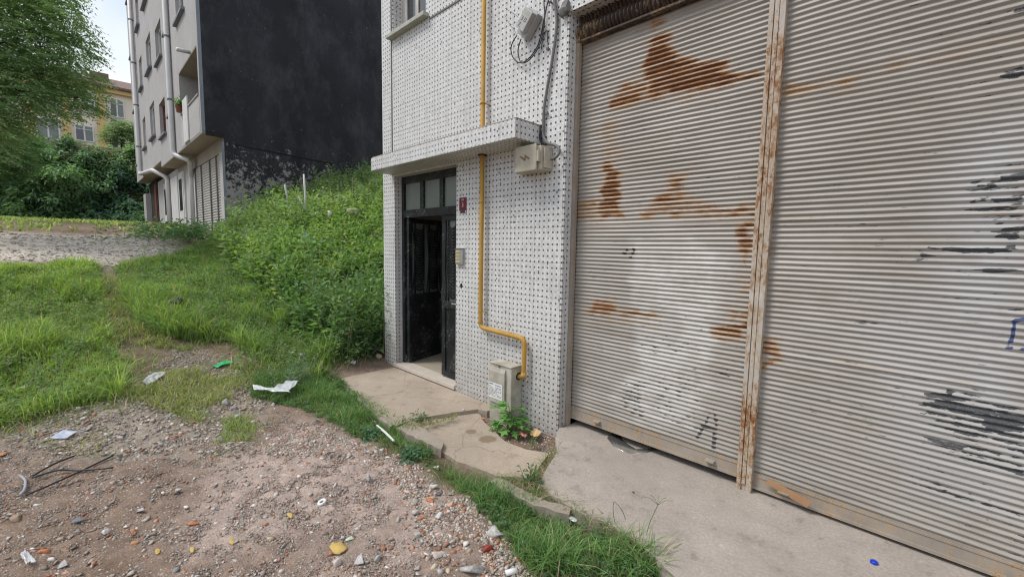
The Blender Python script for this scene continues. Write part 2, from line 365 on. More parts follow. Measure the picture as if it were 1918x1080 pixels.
M_CABLE = simple('black_cable', (.02, .02, .022), (.03, .03, .032), 20, .5, .05, .001)
M_CONDUIT = simple('grey_conduit', (.165, .157, .15), (.115, .11, .103), 14, .6, .1, .001)
M_MAROON = simple('maroon_enamel', (.14, .012, .022), (.12, .01, .02), 4, .3, .02, .001)
M_DARK = simple('dark_void', (.02, .018, .016), (.012, .011, .01), 6, .9, .2, .003)
M_STEEL = simple('brushed_plate', (.45, .45, .44), (.38, .38, .37), 12, .35, .05, .001, metal=.5)
M_BRASS = simple('cream_button', (.50, .42, .24), (.40, .34, .2), 9, .4, .05, .001)
M_BROWN = simple('brown_print', (.16, .09, .045), (.2, .11, .06), 14, .6, .05, .001)
M_BLACKP = simple('black_print', (.03, .03, .03), (.06, .06, .06), 30, .6, .05, .001)
M_BROWNWOOD = simple('red_brown_joinery', (.22, .06, .03), (.16, .045, .025), 6, .5, .1, .001)
M_YELLOWW = simple('cream_facade', (.78, .70, .56), (.72, .64, .51), 1, .85, .1, .003)
M_ORANGE = simple('ochre_facade', (.66, .47, .22), (.60, .42, .18), 1, .85, .1, .003)
M_ROOF = simple('brown_roof', (.19, .12, .10), (.14, .09, .075), 3, .8, .2, .01)
M_BARK = simple('bark', (.10, .085, .07), (.06, .05, .042), 14, .95, .8, .02)
M_EARTH = simple('embankment_soil', (.11, .08, .055), (.06, .055, .03), 1.4, .95, .6, .05)
M_CARD = simple('corrugated_card', (.36, .21, .115), (.30, .17, .09), 12, .85, .1, .001)
def mat_glass(name, c, rough=.08):
    b = NB(name); n = b.noise(1.3, 3)
    return b.finish(b.mix(n, c, tuple(x*1.6 for x in c)), rough, None, 0, .8)
M_GLASS = mat_glass('dark_window_glass', (.035, .04, .045)); 
M_FROST = simple('frosted_pane', (.20, .225, .20), (.16, .185, .165), 2, .3, .05, .001, spec=.5)
def mat_film(name, c, alpha=.6, rough=.3):
    b = NB(name); n = b.noise(40, 4)
    p = b.finish(b.mix(n, c, tuple(min(1, x*1.15) for x in c)), rough, b.bump(n, .3, .004), 0, .5); b.p.inputs['Alpha'].default_value = alpha
    return p
M_BAG = mat_film('clear_plastic_film', (.62, .64, .66), .6); M_BAGG = mat_film('green_plastic_film', (.03, .42, .16), .9)
M_FOIL = simple('foil_sheet', (.62, .62, .61), (.50, .50, .49), 14, .22, .3, .006, metal=.9)

# ------------------------------------------------------------------ mesh helpers
class MB:
    def __init__(s): s.v = []; s.f = []; s.mi = []; s.cur = 0; s.mats = []
    def mat(s, m):
        if m not in s.mats: s.mats.append(m)
        s.cur = s.mats.index(m); return s
    def add(s, vs, fs):
        o = len(s.v); s.v += [tuple(map(float, v)) for v in vs]
        for f in fs: s.f.append([o+i for i in f]); s.mi.append(s.cur)
        return s
    def box(s, x0, x1, y0, y1, z0, z1):
        return s.add([(x0,y0,z0),(x1,y0,z0),(x1,y1,z0),(x0,y1,z0),(x0,y0,z1),(x1,y0,z1),(x1,y1,z1),(x0,y1,z1)],
                     [(0,3,2,1),(4,5,6,7),(0,1,5,4),(1,2,6,5),(2,3,7,6),(3,0,4,7)])
    def obox(s, c, ax, ay, az):
        """box from centre and three half-axis vectors"""
        c, ax, ay, az = map(np.asarray, (c, ax, ay, az)); vs = []
        for k in (-1, 1):
            for (i, j) in ((-1,-1),(1,-1),(1,1),(-1,1)): vs.append(c+ax*i+ay*j+az*k)
        return s.add(vs, [(0,3,2,1),(4,5,6,7),(0,1,5,4),(1,2,6,5),(2,3,7,6),(3,0,4,7)])
    def prism(s, base, off):
        base = [np.asarray(p, float) for p in base]; n = len(base); off = np.asarray(off, float)
        return s.add(base+[p+off for p in base], [tuple(range(n))[::-1], tuple(range(n, 2*n))]+[(i, (i+1) % n, n+(i+1) % n, n+i) for i in range(n)])
    def tube(s, pts, r, seg=10, cap=True):
        pts = [np.asarray(p, float) for p in pts]; n = len(pts)
        rr = r if hasattr(r, '__len__') else [r]*n
        vs = []; up = None
        for i, p in enumerate(pts):
            d = pts[min(i+1, n-1)]-pts[max(i-1, 0)]; d /= np.linalg.norm(d)+1e-9
            if up is None:
                up = np.array([0, 0, 1.]) if abs(d[2]) < .9 else np.array([1., 0, 0])
            a = np.cross(d, up); a /= np.linalg.norm(a)+1e-9; b_ = np.cross(a, d); up = b_
            for k in range(seg):
                t = 2*math.pi*k/seg; vs.append(p+rr[i]*(math.cos(t)*a+math.sin(t)*b_))
        fs = [(i*seg+k, i*seg+(k+1) % seg, (i+1)*seg+(k+1) % seg, (i+1)*seg+k) for i in range(n-1) for k in range(seg)]
        if cap: fs += [tuple(range(seg))[::-1], tuple((n-1)*seg+k for k in range(seg))]
        return s.add(vs, fs)
    def build(s, name, m=None, parent=None, smooth=False, bevel=0):
        if m is not None and not s.mats: s.mats = [m]
        V = np.array(s.v)
        if parent is not None:
            p = parent; org = np.zeros(3)
            while p is not None: org += np.array(p.location); p = p.parent
            loc = np.zeros(3)
        else:
            loc = np.array([(V[:,0].min()+V[:,0].max())/2, (V[:,1].min()+V[:,1].max())/2, V[:,2].min()]); org = loc
        me = bpy.data.meshes.new(name); me.from_pydata((V-org).tolist(), [], s.f)
        for mm in s.mats: me.materials.append(mm)
        if len(s.mats) > 1: me.polygons.foreach_set('material_index', s.mi)
        if smooth: me.polygons.foreach_set('use_smooth', [True]*len(me.polygons))
        me.update(); bm = bmesh.new(); bm.from_mesh(me); bmesh.ops.recalc_face_normals(bm, faces=bm.faces)
        if bevel: bmesh.ops.bevel(bm, geom=[e for e in bm.edges if e.is_manifold and e.calc_face_angle(0) > .6], offset=bevel, segments=2, affect='EDGES', profile=.5)
        bm.to_mesh(me); bm.free()
        o = bpy.data.objects.new(name, me); COL.objects.link(o); o.location = loc
        if parent is not None: o.parent = parent
        return o
def tag(o, label=None, cat=None, group=None, kind=None):
    if label: o['label'] = label
    if cat: o['category'] = cat
    if group: o['group'] = group
    if kind: o['kind'] = kind
    return o
def thing(name, loc, label, cat, group=None):
    o = bpy.data.objects.new(name, None); COL.objects.link(o); o.location = tuple(map(float, loc)); o.empty_display_size = .1
    return tag(o, label, cat, group)
def np_mesh(name, V, F, m, col=None, attrs=None, parent=None, smooth=False, loc=(0, 0, 0)):
    V = np.asarray(V, np.float32)-np.asarray(loc, np.float32); F = np.asarray(F, np.int32); k = F.shape[1]
    me = bpy.data.meshes.new(name)
    me.vertices.add(len(V)); me.vertices.foreach_set('co', V.ravel())
    me.loops.add(F.size); me.loops.foreach_set('vertex_index', F.ravel())
    me.polygons.add(len(F)); me.polygons.foreach_set('loop_start', np.arange(0, F.size, k, dtype=np.int32))
    try: me.polygons.foreach_set('loop_total', np.full(len(F), k, np.int32))
    except Exception: pass
    if smooth: me.polygons.foreach_set('use_smooth', np.ones(len(F), bool))
    me.update(calc_edges=True)
    if col is not None:
        c4 = np.ones((len(V), 4), np.float32); c4[:, :3] = col
        a = me.attributes.new('Col', 'FLOAT_COLOR', 'POINT'); a.data.foreach_set('color', c4.ravel())
    for nme, arr in (attrs or {}).items():
        a = me.attributes.new(nme, 'FLOAT', 'POINT'); a.data.foreach_set('value', np.asarray(arr, np.float32).ravel())
    me.materials.append(m)
    o = bpy.data.objects.new(name, me); COL.objects.link(o); o.location = tuple(map(float, loc))
    if parent is not None: o.parent = parent; o.location = (0, 0, 0)
    return o
def bez(pts, n=8):
    """Catmull-Rom through points"""
    P = [np.asarray(p, float) for p in pts]; P = [2*P[0]-P[1]]+P+[2*P[-1]-P[-2]]; out = []
    for i in range(1, len(P)-2):
        for k in range(n):
            t = k/n
            out.append(.5*((2*P[i])+(-P[i-1]+P[i+1])*t+(2*P[i-1]-5*P[i]+4*P[i+1]-P[i+2])*t*t+(-P[i-1]+3*P[i]-3*P[i+1]+P[i+2])*t**3))
    out.append(P[-2]); return out
def fillet(pts, r=.05, n=5):
    P = [np.asarray(p, float) for p in pts]; out = [P[0]]
    for a, b, c in zip(P, P[1:], P[2:]):
        u = (a-b)/np.linalg.norm(a-b); w = (c-b)/np.linalg.norm(c-b); s, e = b+u*r, b+w*r
        for k in range(n+1):
            t = k/n; out.append((1-t)**2*s+2*t*(1-t)*b+t*t*e)
    out.append(P[-1]); return out
def text_mesh(txt, size, origin, ux, uy, depth, m, name, parent, align='CENTER'):
    cu = bpy.data.curves.new('lettering', 'FONT'); cu.body = txt; cu.size = size; cu.extrude = depth/2; cu.align_x = align; cu.align_y = 'CENTER'; cu.resolution_u = 2
    to = bpy.data.objects.new('lettering', cu); COL.objects.link(to)
    dg = bpy.context.evaluated_depsgraph_get(); me = bpy.data.meshes.new_from_object(to.evaluated_get(dg))
    bpy.data.objects.remove(to); bpy.data.curves.remove(cu)
    ux = np.asarray(ux, float); uy = np.asarray(uy, float); uz = np.cross(ux, uy); o0 = np.asarray(origin, float)
    p = parent; org = np.zeros(3)
    while p is not None: org += np.array(p.location); p = p.parent
    for v in me.vertices:
        c = v.co; q = o0+ux*c[0]+uy*c[1]+uz*c[2]-org; v.co = q
    me.materials.clear(); me.materials.append(m)
    o = bpy.data.objects.new(name, me); COL.objects.link(o); o.parent = parent
    return o
YW = 2.891                       # street face of the tiled building
YS = 3.045                       # plane of the roller shutters
def P2(pts, D=YS): return np.array([[onY(x, y, D)[0], onY(x, y, D)[2]] for x, y in pts])
def zm(pts, ox, oy, s): return [(ox+x/s, oy+y/s) for x, y in pts]

# ------------------------------------------------------------------ ground zones (read off the photo, laid on the terrain)
Z_TALL_L = gpoly([(-90, 492), (0, 495), (110, 492), (185, 500), (195, 560), (205, 640), (240, 700), (230, 745), (110, 772), (0, 802), (-90, 815)])
Z_TALL_M = gpoly([(215, 505), (300, 482), (400, 455), (440, 480), (520, 560), (575, 625), (630, 672), (600, 712), (500, 690), (430, 640), (330, 638), (270, 620), (235, 570)])
Z_STRIP = gpoly([(470, 745), (480, 700), (600, 685), (635, 712), (700, 768), (762, 805), (840, 880), (920, 912), (1000, 950), (1090, 985), (1270, 1085), (985, 1085), (930, 990), (865, 925), (795, 880), (725, 845), (640, 800), (560, 765)])
Z_PATCH = [gpoly(p) for p in ([(415, 790), (470, 785), (480, 825), (425, 832)], [(330, 770), (380, 765), (390, 790), (340, 795)], [(500, 690), (420, 680), (400, 720), (470, 740)])]
Z_PATH = gpoly([(190, 505), (260, 505), (240, 600), (330, 650), (430, 660), (470, 740), (330, 780), (240, 745), (205, 640)])
Z_GRAV = gpoly([(-90, 432), (0, 432), (250, 440), (330, 455), (380, 470), (300, 482), (215, 503), (110, 490), (-90, 490)])
Z_RUB = gpoly([(560, 780), (640, 805), (730, 850), (800, 885), (870, 930), (940, 1000), (990, 1100), (300, 1100), (330, 960), (430, 860)])
Z_STONY = gpoly([(240, 745), (330, 650), (430, 660), (480, 740), (540, 770), (430, 860), (200, 860), (60, 840), (0, 810), (110, 775)])
WEED_FRONT = gpoly([(425, 445), (405, 470), (460, 525), (520, 585), (565, 640), (635, 690)])
Z_WEED = np.vstack([WEED_FRONT, [[-5.32, 2.25], [-5.32, 8.8], [-13.45, 8.8], [-13.45, 3.3]]])

# one sheet of ground, finer near the camera
def warp(lo, flo, fhi, hi, fine, g=1.13):
    a = list(np.arange(flo, fhi, fine)); d = fine; x = flo; L = []
    while x > lo: d *= g; x -= d; L.append(x)
    d = fine; x = a[-1]; Rr = []
    while x < hi: d *= g; x += d; Rr.append(x)
    return np.array(L[::-1]+a+Rr)
gx = warp(-160, -7.5, 1.6, 160, .034, 1.045); gy = warp(-160, -2.2, 3.1, 160, .034, 1.06)
GX, GY = np.meshgrid(gx, gy); GZ = height(GX, GY)
nearw = np.exp(-((GX+2.6)**2+(GY-.6)**2)/14.)
GZ = GZ + nearw*((fbm(GX*14, GY*14, 3, 41)-.5)*.03)*(1-sstep(1.7, 2.0, GY)*sstep(5.4, 5.1, -GX))
green = np.zeros(GX.shape); px, py = GX.ravel(), GY.ravel()
wob = (fbm(px*2.5, py*2.5, 4, 5)-.5)*.7
def zone(poly, soft=.25, amp=1.): return sstep(-soft, soft, sdist(px, py, poly)+wob*amp)
far = sstep(15.5, 18, -px)
g1 = np.maximum.reduce([zone(Z_TALL_L), zone(Z_TALL_M), zone(Z_STRIP, .12, .35), zone(Z_WEED), .55*zone(Z_PATH)]+[zone(p, .15, .6) for p in Z_PATCH])
g1 = np.maximum(g1, .8*sstep(.45, .6, fbm(px*.25, py*.25, 3, 8))*far)
gr = zone(Z_GRAV, .5); rb = zone(Z_RUB, .3, .8); stn = zone(Z_STONY, .25, .8)
C0 = np.array([.185, .130, .097]); CG = np.array([.085, .088, .036]); CR = np.array([.38, .30, .262]); CV = np.array([.58, .515, .43]); CSY = np.array([.28, .235, .19])
col = np.tile(C0, (len(px), 1)); dmix = (sstep(.42, .6, fbm(px*1.3, py*1.3, 4, 77)))[:, None]
col = col*(1-.35*dmix)+np.array([.27, .205, .165])*(.35*dmix)
for msk, cc in ((stn, CSY), (rb*(.45+.55*dmix[:, 0]), CR), (gr, CV), (g1, CG)):
    col = col*(1-msk[:, None])+cc*msk[:, None]
nx_, ny_ = len(gx), len(gy); idx = np.arange(nx_*ny_).reshape(ny_, nx_)
F = np.stack([idx[:-1, :-1], idx[:-1, 1:], idx[1:, 1:], idx[1:, :-1]], -1).reshape(-1, 4)
ground = np_mesh('ground', np.stack([px, py, GZ.ravel()], 1), F, M_GROUND, col, {'green': g1}, smooth=True)
tag(ground, 'bare stony ground of soil, crushed rubble and trodden grass rising away from the buildings', 'ground', kind='structure')

# slabs in front of the tiled building
def slab(name, poly, zt, th, m, label, jag=.012, res=.06, tilt=None):
    pts = []
    n = len(poly)
    for i in range(n):
        a, b_ = np.asarray(poly[i]), np.asarray(poly[(i+1) % n]); L = np.linalg.norm(b_-a); k = max(1, int(L/res))
        nv = np.array([-(b_-a)[1], (b_-a)[0]])/(L+1e-9)
        for q in range(k):
            p = a+(b_-a)*q/k
            if q: p = p+nv*(vnoise(np.array([p[0]*23.]), np.array([p[1]*23.]), 3)[0]-.5)*2*jag
            pts.append(p)
    mb = MB().mat(m); f = tilt or (lambda x, y: 0.)
    n = len(pts); top = [(p[0], p[1], zt+f(p[0], p[1])) for p in pts]; bot = [(p[0], p[1], zt-th) for p in pts]
    mb.add(top+bot, [tuple(range(n))]+[(i, (i+1) % n, n+(i+1) % n, n+i) for i in range(n)])
    o = mb.build(name)
    bm = bmesh.new(); bm.from_mesh(o.data); bmesh.ops.triangulate(bm, faces=[f for f in bm.faces if len(f.verts) > 4]); bm.to_mesh(o.data); bm.free()
    return tag(o, label, 'pavement', kind='structure')
def zp(pts, z): return [tuple(onZ(x, y, z)[:2]) for x, y in pts]
ap = zp([(1046, 792), (1040, 822), (1042, 850), (1020, 884), (1008, 905), (1040, 930), (1080, 955), (1150, 985), (1210, 1028), (1262, 1075)], -.04)
ap[0] = (-2.255, 2.93)
ap += [(-.55, 1.86), (.9, 1.62), (2.2, 1.45), (2.2, 3.3), (-2.21, 3.3), (-2.21, 2.93)]
slab('pavement', ap, -.022, .16, M_APRON, 'smooth grey concrete apron in front of the roller shutters', tilt=lambda x, y: -.02*(3.05-y))
e1 = zp([(628, 706), (690, 752), (742, 797), (775, 785), (850, 772), (895, 766), (912, 770)], -.06)
e1 = e1+[(-3.0, 2.86), (-3.0, 2.93), (-5.0, 2.93), (-5.0, 2.88), (-5.15, 2.6)]
slab('pavement', e1, -.058, .12, M_SLAB, 'sandy screed slab before the open doorway', .01)
e2 = zp([(748, 806), (790, 783), (860, 772), (893, 770), (908, 792), (945, 826), (985, 842), (1028, 850), (1004, 884), (985, 895), (930, 892), (900, 880), (858, 866), (810, 836)], -.10)
slab('pavement', e2, -.095, .1, M_SLAB, 'lower sunken sandy slab with two damp patches beside the gas box', .012)
for i, (c, lab) in enumerate([([(622, 703), (634, 698), (700, 748), (742, 790), (730, 797), (690, 762)], 'long mossy kerb edge along the door slab'), ([(742, 800), (772, 786), (830, 826), (826, 840)], 'broken kerb block beside the sunken slab'), ([(913, 900), (935, 893), (1010, 930), (1070, 950), (1066, 962), (1000, 945)], 'loose kerb block between grass and concrete apron')]):
    slab('kerb', zp(c, -.05), -.060+.004*i, .12, M_CURB, lab, .02)
# ------------------------------------------------------------------ tiled building
XL = -5.251
TB = thing('tiled_building', (-2.2, 5.5, -.12), 'white mosaic tiled building with black dots, open black door and rusty roller shutters', 'building')
w = MB().mat(M_TILE)
x0d, x1d = -4.968, -3.694          # door opening
wx0, wx1, wz0 = -4.985, -4.262, 4.125
w.box(XL, x0d, YW, YW+.16, -.3, 2.42)
w.box(x1d, -2.24, YW, YW+.16, -.3, 2.42)
w.box(XL, -2.24, YW, YW+.16, 2.42, wz0)
w.box(XL, wx0, YW, YW+.16, wz0, 5.6); w.box(wx1, -2.24, YW, YW+.16, wz0, 5.6); w.box(XL, -2.24, YW, YW+.16, 5.6, 8.5)
w.box(-2.24, .95, YW, YW+.16, 3.44, 8.5); w.box(.95, 1.4, YW, YW+.3, -.3, 8.5)
w.build('wall', None, TB)
s_ = MB().mat(M_RENDER)
s_.box(XL, XL+.16, YW+.16, 11.5, -.3, 8.5); s_.box(XL, 1.4, 11.5, 11.7, -.3, 8.5); s_.box(1.24, 1.4, YW+.3, 11.5, -.3, 8.5)
s_.build('side_wall', None, TB); MB().mat(M_CURB).box(XL, 1.4, YW, 11.7, 8.5, 8.7).build('roof', None, TB)
# canopy over the door, with a rounded left corner
cy = 2.571; cxr, cxl = -2.519, -5.03
cp = [(cxr, YW), (cxr, cy)]
for k in range(7):
    a = -math.pi/2-k*math.pi/12; cp.append((cxl+.10+.10*math.cos(a), cy+.10+.10*math.sin(a)))
cp += [(cxl, YW)]
cm = MB().mat(M_TILE).prism([(x, y, 2.445) for x, y in cp], (0, 0, .15)); cm.build('canopy', None, TB)
MB().mat(M_CURB).prism([(x*.997-.01, y+.012, 2.596) for x, y in cp], (0, 0, .012)).build('canopy_topping', None, TB)
# joint strips in the wall
MB().mat(M_CONDUIT).box(-5.016, -5.0, YW-.008, YW, 2.61, 5.6).build('joint_strip', None, TB)
MB().mat(M_CONDUIT).box(-4.19, -2.24, YW-.008, YW, 4.045, 4.062).build('joint_strip', None, TB)
# upstairs window
wf = MB().mat(M_WOODW)
wy = YW+.13
wf.box(wx0, wx0+.12, wy, wy+.05, wz0, 5.6); wf.box(wx1-.07, wx1, wy, wy+.05, wz0, 5.6); wf.box(wx0+.12, wx1-.07, wy+.002, wy+.048, wz0, wz0+.06); wf.box(wx0+.12, wx1-.07, wy+.004, wy+.046, 4.62, 4.68)
wf.box(-4.68, -4.62, wy+.006, wy+.044, wz0+.06, 5.6)
win = wf.build('window', None, TB)
MB().mat(M_GLASS).box(wx0+.12, wx1-.07, wy+.02, wy+.028, wz0+.06, 5.6).build('pane', None, win)
MB().mat(M_SILL).box(-5.02, -4.20, 2.815, YW+.13, 4.075, wz0-.004).build('sill', None, win, bevel=.006)
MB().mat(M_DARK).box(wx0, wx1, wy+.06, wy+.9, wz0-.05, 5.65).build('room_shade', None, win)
# hallway behind the door
hl = MB().mat(M_HALL); hl.box(-5.09, -5.06, YW+.16, 6.2, 1.05, 2.6); hl.box(-3.66, -3.63, YW+.16, 6.2, 1.05, 2.6); hl.box(-5.06, -3.66, 6.17, 6.2, 1.05, 2.6); hl.box(-5.09, -3.63, YW+.16, 6.2, 2.6, 2.63)
hl.mat(M_DADO); hl.box(-5.09, -5.06, YW+.16, 6.2, -.02, 1.05); hl.box(-3.66, -3.63, YW+.16, 6.2, -.02, 1.05); hl.box(-5.06, -3.66, 6.17, 6.2, -.02, 1.05)
hl.mat(M_FLOOR); hl.box(-5.06, -3.66, YW+.16, 6.17, -.05, -.004)
hl.build('hallway', None, TB)
MB().mat(M_MARBLE).box(-4.995, -3.70, YW-.018, YW+.165, -.045, 0.0).build('doorstep', None, TB, bevel=.004)
# door set
yd = 2.995
fr = MB().mat(M_DOOR)
fr.box(x0d, x0d+.055, yd, yd+.06, 0, 2.42); fr.box(x1d-.03, x1d, yd, yd+.06, 0, 2.42)
fr.box(x0d+.055, x1d-.03, yd+.002, yd+.058, 2.335, 2.42); fr.box(x0d+.055, x1d-.03, yd-.006, yd+.058, 1.905, 2.0)
for xm in (-4.515, -4.115): fr.box(xm-.035, xm+.035, yd+.004, yd+.056, 2.0, 2.335)
fr.build('door_frame', None, TB)
for a, b_ in ((x0d+.055, -4.55), (-4.48, -4.15), (-4.08, x1d-.03)):
    tr = MB().mat(M_FROST).box(a, b_, yd+.03, yd+.036, 2.0, 2.335).build('transom_pane', None, TB)
def door_leaf(hx, hy, ang, wid, name_glass=True):
    """leaf built from hinge along direction ang; outer face on the right hand side of the direction"""
    d = np.array([math.cos(ang), math.sin(ang), 0]); nrm = np.array([d[1], -d[0], 0]); up = np.array([0, 0, 1.]); o = np.array([hx, hy, .012])
    def bx(mb, u0, u1, t0, t1, z0, z1):
        c = o+d*(u0+u1)/2+nrm*(t0+t1)/2+up*(z0+z1)/2
        return mb.obox(c, d*(u1-u0)/2, nrm*(t1-t0)/2, up*(z1-z0)/2)
    H_ = 1.89; st = .065
    lf = MB().mat(M_DOOR)
    bx(lf, 0, st, -.02, .02, 0, H_); bx(lf, wid-st, wid, -.02, .02, 0, H_); bx(lf, st, wid-st, -.019, .019, 0, .06); bx(lf, st, wid-st, -.019, .019, H_-.06, H_); bx(lf, st, wid-st, -.019, .022, .82, .90)
    leaf = lf.build('door_leaf', None, TB, bevel=.003)
    pn = MB().mat(M_DOOR); bx(pn, st, wid-st, -.008, .004, .06, .82); pn.build('lower_panel', None, leaf)
    gl = MB().mat(M_FROST); bx(gl, st, wid-st, -.010, -.004, .90, H_-.06); gl.build('pane', None, leaf)
    gr_ = MB().mat(M_DOOR); gw = wid-2*st
    ncol = 2 if wid > .5 else 1
    for c in range(ncol):
        uc = st+gw*(c+.5)/ncol; hw = gw/ncol*.30; z = .96
        while z < H_-.11:
            for sg in (-1, 1):
                a = o+d*(uc)+up*(z-.022)+nrm*.012; e = o+d*(uc+sg*hw)+up*(z+.010)+nrm*.012
                ax = (e-a)/2; pz = np.cross(nrm, ax/np.linalg.norm(ax))
                gr_.obox((a+e)/2, ax, nrm*.008, pz*.0085)
            z += .036
        for sg in (-1, 1): bx(gr_, uc+sg*hw-.007, uc+sg*hw+.007, .002, .018, .90, H_-.06)
    # long diagonal bars of the ornament
    def diag(u0, z0, u1, z1):
        a = o+d*u0+up*z0+nrm*.016; e = o+d*u1+up*z1+nrm*.016; ax = (e-a)/2; pz = np.cross(nrm, ax/np.linalg.norm(ax)); gr_.obox((a+e)/2, ax, nrm*.005, pz*.006)
    zt, zb = H_-.06, .90; zmid = (zt+zb)/2
    if ncol == 2:
        for u0, um in ((st, st+gw*.12), (wid/2, wid/2+gw*.08), (wid-st, wid-st-gw*.10)): diag(u0, zb, um, zmid); diag(um, zmid, u0, zt)
    else:
        diag(st, zb, st+gw*.16, zmid); diag(st+gw*.16, zmid, st, zt)
    gr_.build('grille', None, leaf)
    hd = MB().mat(M_STEEL); c = o+d*(wid-.03)+nrm*.02+up*.86; hd.obox(c+nrm*.004, d*.016, nrm*.004, up*.07); hd.tube([c+up*.03, c+nrm*.045+up*.03, c+nrm*.045+up*.03-d*.09], .008, 8); hd.build('handle', None, leaf)
    return leaf
l1 = door_leaf(-4.868, 3.02, math.radians(104.5), .70); l1['label'] = 'door leaf swung open into the hallway'
l2 = door_leaf(-4.105, 3.02, 0., .375); l2['label'] = 'narrow closed door leaf beside the opening'

# roller shutters ------------------------------------------------------------
PIT = .0331
prof = [(0, -.0050), (.06, -.0053), (.12, -.0044), (.36, .0040), (.43, .0052), (.50, .0051), (.60, .0038), (.92, -.0042)]   # t along z upwards, outward bulge
def shutter(x0, x1, z0, z1, seams, seed):
    nr = int(round((z1-z0)/PIT)); zs = []; bul = []
    for r in range(nr):
        for t, d in prof: zs.append(z0+(r+t)*PIT); bul.append(-d)
    zs = np.array(zs); bul = np.array(bul); xs = np.arange(x0, x1+1e-6, .0105)
    Xg, Zg = np.meshgrid(xs, zs); Yg = YS+np.repeat(bul[:, None], len(xs), 1)*(.92+.16*vnoise(Xg*3, Zg*9, seed))
    for s in seams: Yg -= .004*np.exp(-((Zg-s)/.006)**2)
    Yg += (fbm(Xg*1.6, Zg*1.1, 3, seed)-.5)*.022
    Zg = Zg+(fbm(Xg*2.3, Zg*3., 3, seed+4)-.5)*.006
    return Xg, Yg, Zg, xs, zs, bul
def masks(Xg, Zg, polys, soft, amp, seed, sx=9, sz=14):
    out = np.zeros(Xg.shape)
    nz = (fbm(Xg*sx, Zg*sz, 4, seed)-.5)*2*amp
    for p, wgt in polys:
        lo, hi = p.min(0)-.15, p.max(0)+.15
        sel = (Xg > lo[0]) & (Xg < hi[0]) & (Zg > lo[1]) & (Zg < hi[1])
        if sel.any(): out[sel] = np.maximum(out[sel], wgt*sstep(-soft, soft, sdist(Xg[sel], Zg[sel], p)+nz[sel]))
    return out
A, B_, C_ = (1040, 0, 3.6), (1040, 300, 3.6), (1040, 600, 3.374)
rustL = [(P2(zm(p, *o)), wg) for p, o, wg in [
 ([(690,235),(790,245),(800,300),(850,360),(820,420),(880,435),(1010,415),(1110,425),(1180,460),(1370,505),(1290,545),(1150,590),(1000,620),(880,650),(760,655),(600,660),(600,520),(590,470),(600,430),(620,310),(660,270)], A, 1.),
 ([(430,560),(590,530),(720,600),(560,690),(440,745),(360,760),(350,710),(380,640)], A, .72),
 ([(640,470),(900,480),(1100,560),(1000,615),(760,655),(620,660)], A, .55),
 ([(320,0),(400,0),(410,80),(420,160),(440,240),(470,320),(475,380),(330,385),(290,300),(290,210),(320,130)], B_, .95),
 ([(140,290),(290,240),(330,380),(230,395),(140,410)], B_, .55),
 ([(310,1000),(420,1000),(425,1085),(310,1085)], A, .7), ([(330,800),(430,800),(420,1000),(315,1000)], A, .3),
 ([(735,190),(800,90),(880,90),(890,180),(900,240),(1050,270),(1110,300),(1370,330),(1370,380),(1010,380),(590,375),(640,310),(680,240)], B_, .66),
 ([(1120,345),(1370,335),(1370,382),(1010,388)], B_, .9), ([(590,355),(900,345),(880,375),(590,378)], B_, .9), ([(700,240),(830,240),(830,280),(690,290)], B_, .85),
 ([(1250,395),(1340,400),(1330,500),(1320,640),(1310,720),(1245,720),(1235,560),(1245,450)], B_, .85), ([(1240,720),(1310,720),(1290,960),(1210,960)], B_, .36),
 ([(1160,990),(1310,1000),(1300,1085),(1180,1085)], B_, .75), ([(1060,0),(1230,0),(1225,130),(1050,110),(1000,85)], C_, .95),
 ([(280,930),(390,930),(420,1000),(560,1020),(720,1075),(250,1040),(220,1000)], B_, .78), ([(330,0),(500,0),(700,20),(690,42),(500,28)], C_, .75),
 ([(650,150),(730,135),(700,165),(655,180)], A, .7)]]
rustR = [(P2(zm(p, *o)), wg) for p, o, wg in [
 ([(110,575),(420,520),(640,485),(900,420),(960,430),(800,480),(640,520),(500,620),(380,610),(110,650)], (1440,0,3.6), .55), ([(430,535),(560,505),(640,500),(640,520),(440,555)], (1440,0,3.6), .95), ([(900,420),(1721,230),(1721,290),(1000,430)], (1440,0,3.6), .22),
 ([(1320,130),(1400,150),(1450,220),(1440,260),(1390,290),(1310,310)], C_, .85)]]
whiteL = [(P2(p), wg) for p, wg in [([(1186,452),(1280,446),(1372,482),(1352,560),(1338,640),(1318,700),(1305,800),(1235,790),(1180,768),(1148,742),(1168,712),(1192,690),(1186,600)], .95), ([(1140,745),(1210,680),(1330,700),(1300,800),(1200,790)], .7)]]
chipL = [(P2(zm(p, *C_)), wg) for p, wg in [([(400,360),(560,380),(560,640),(420,560)], .42), ([(620,340),(930,340),(900,700),(640,640)], .36), ([(1030,320),(1100,330),(1090,370),(1030,350)], .5), ([(500,150),(640,60),(960,110),(930,230),(520,230)], .33)]]
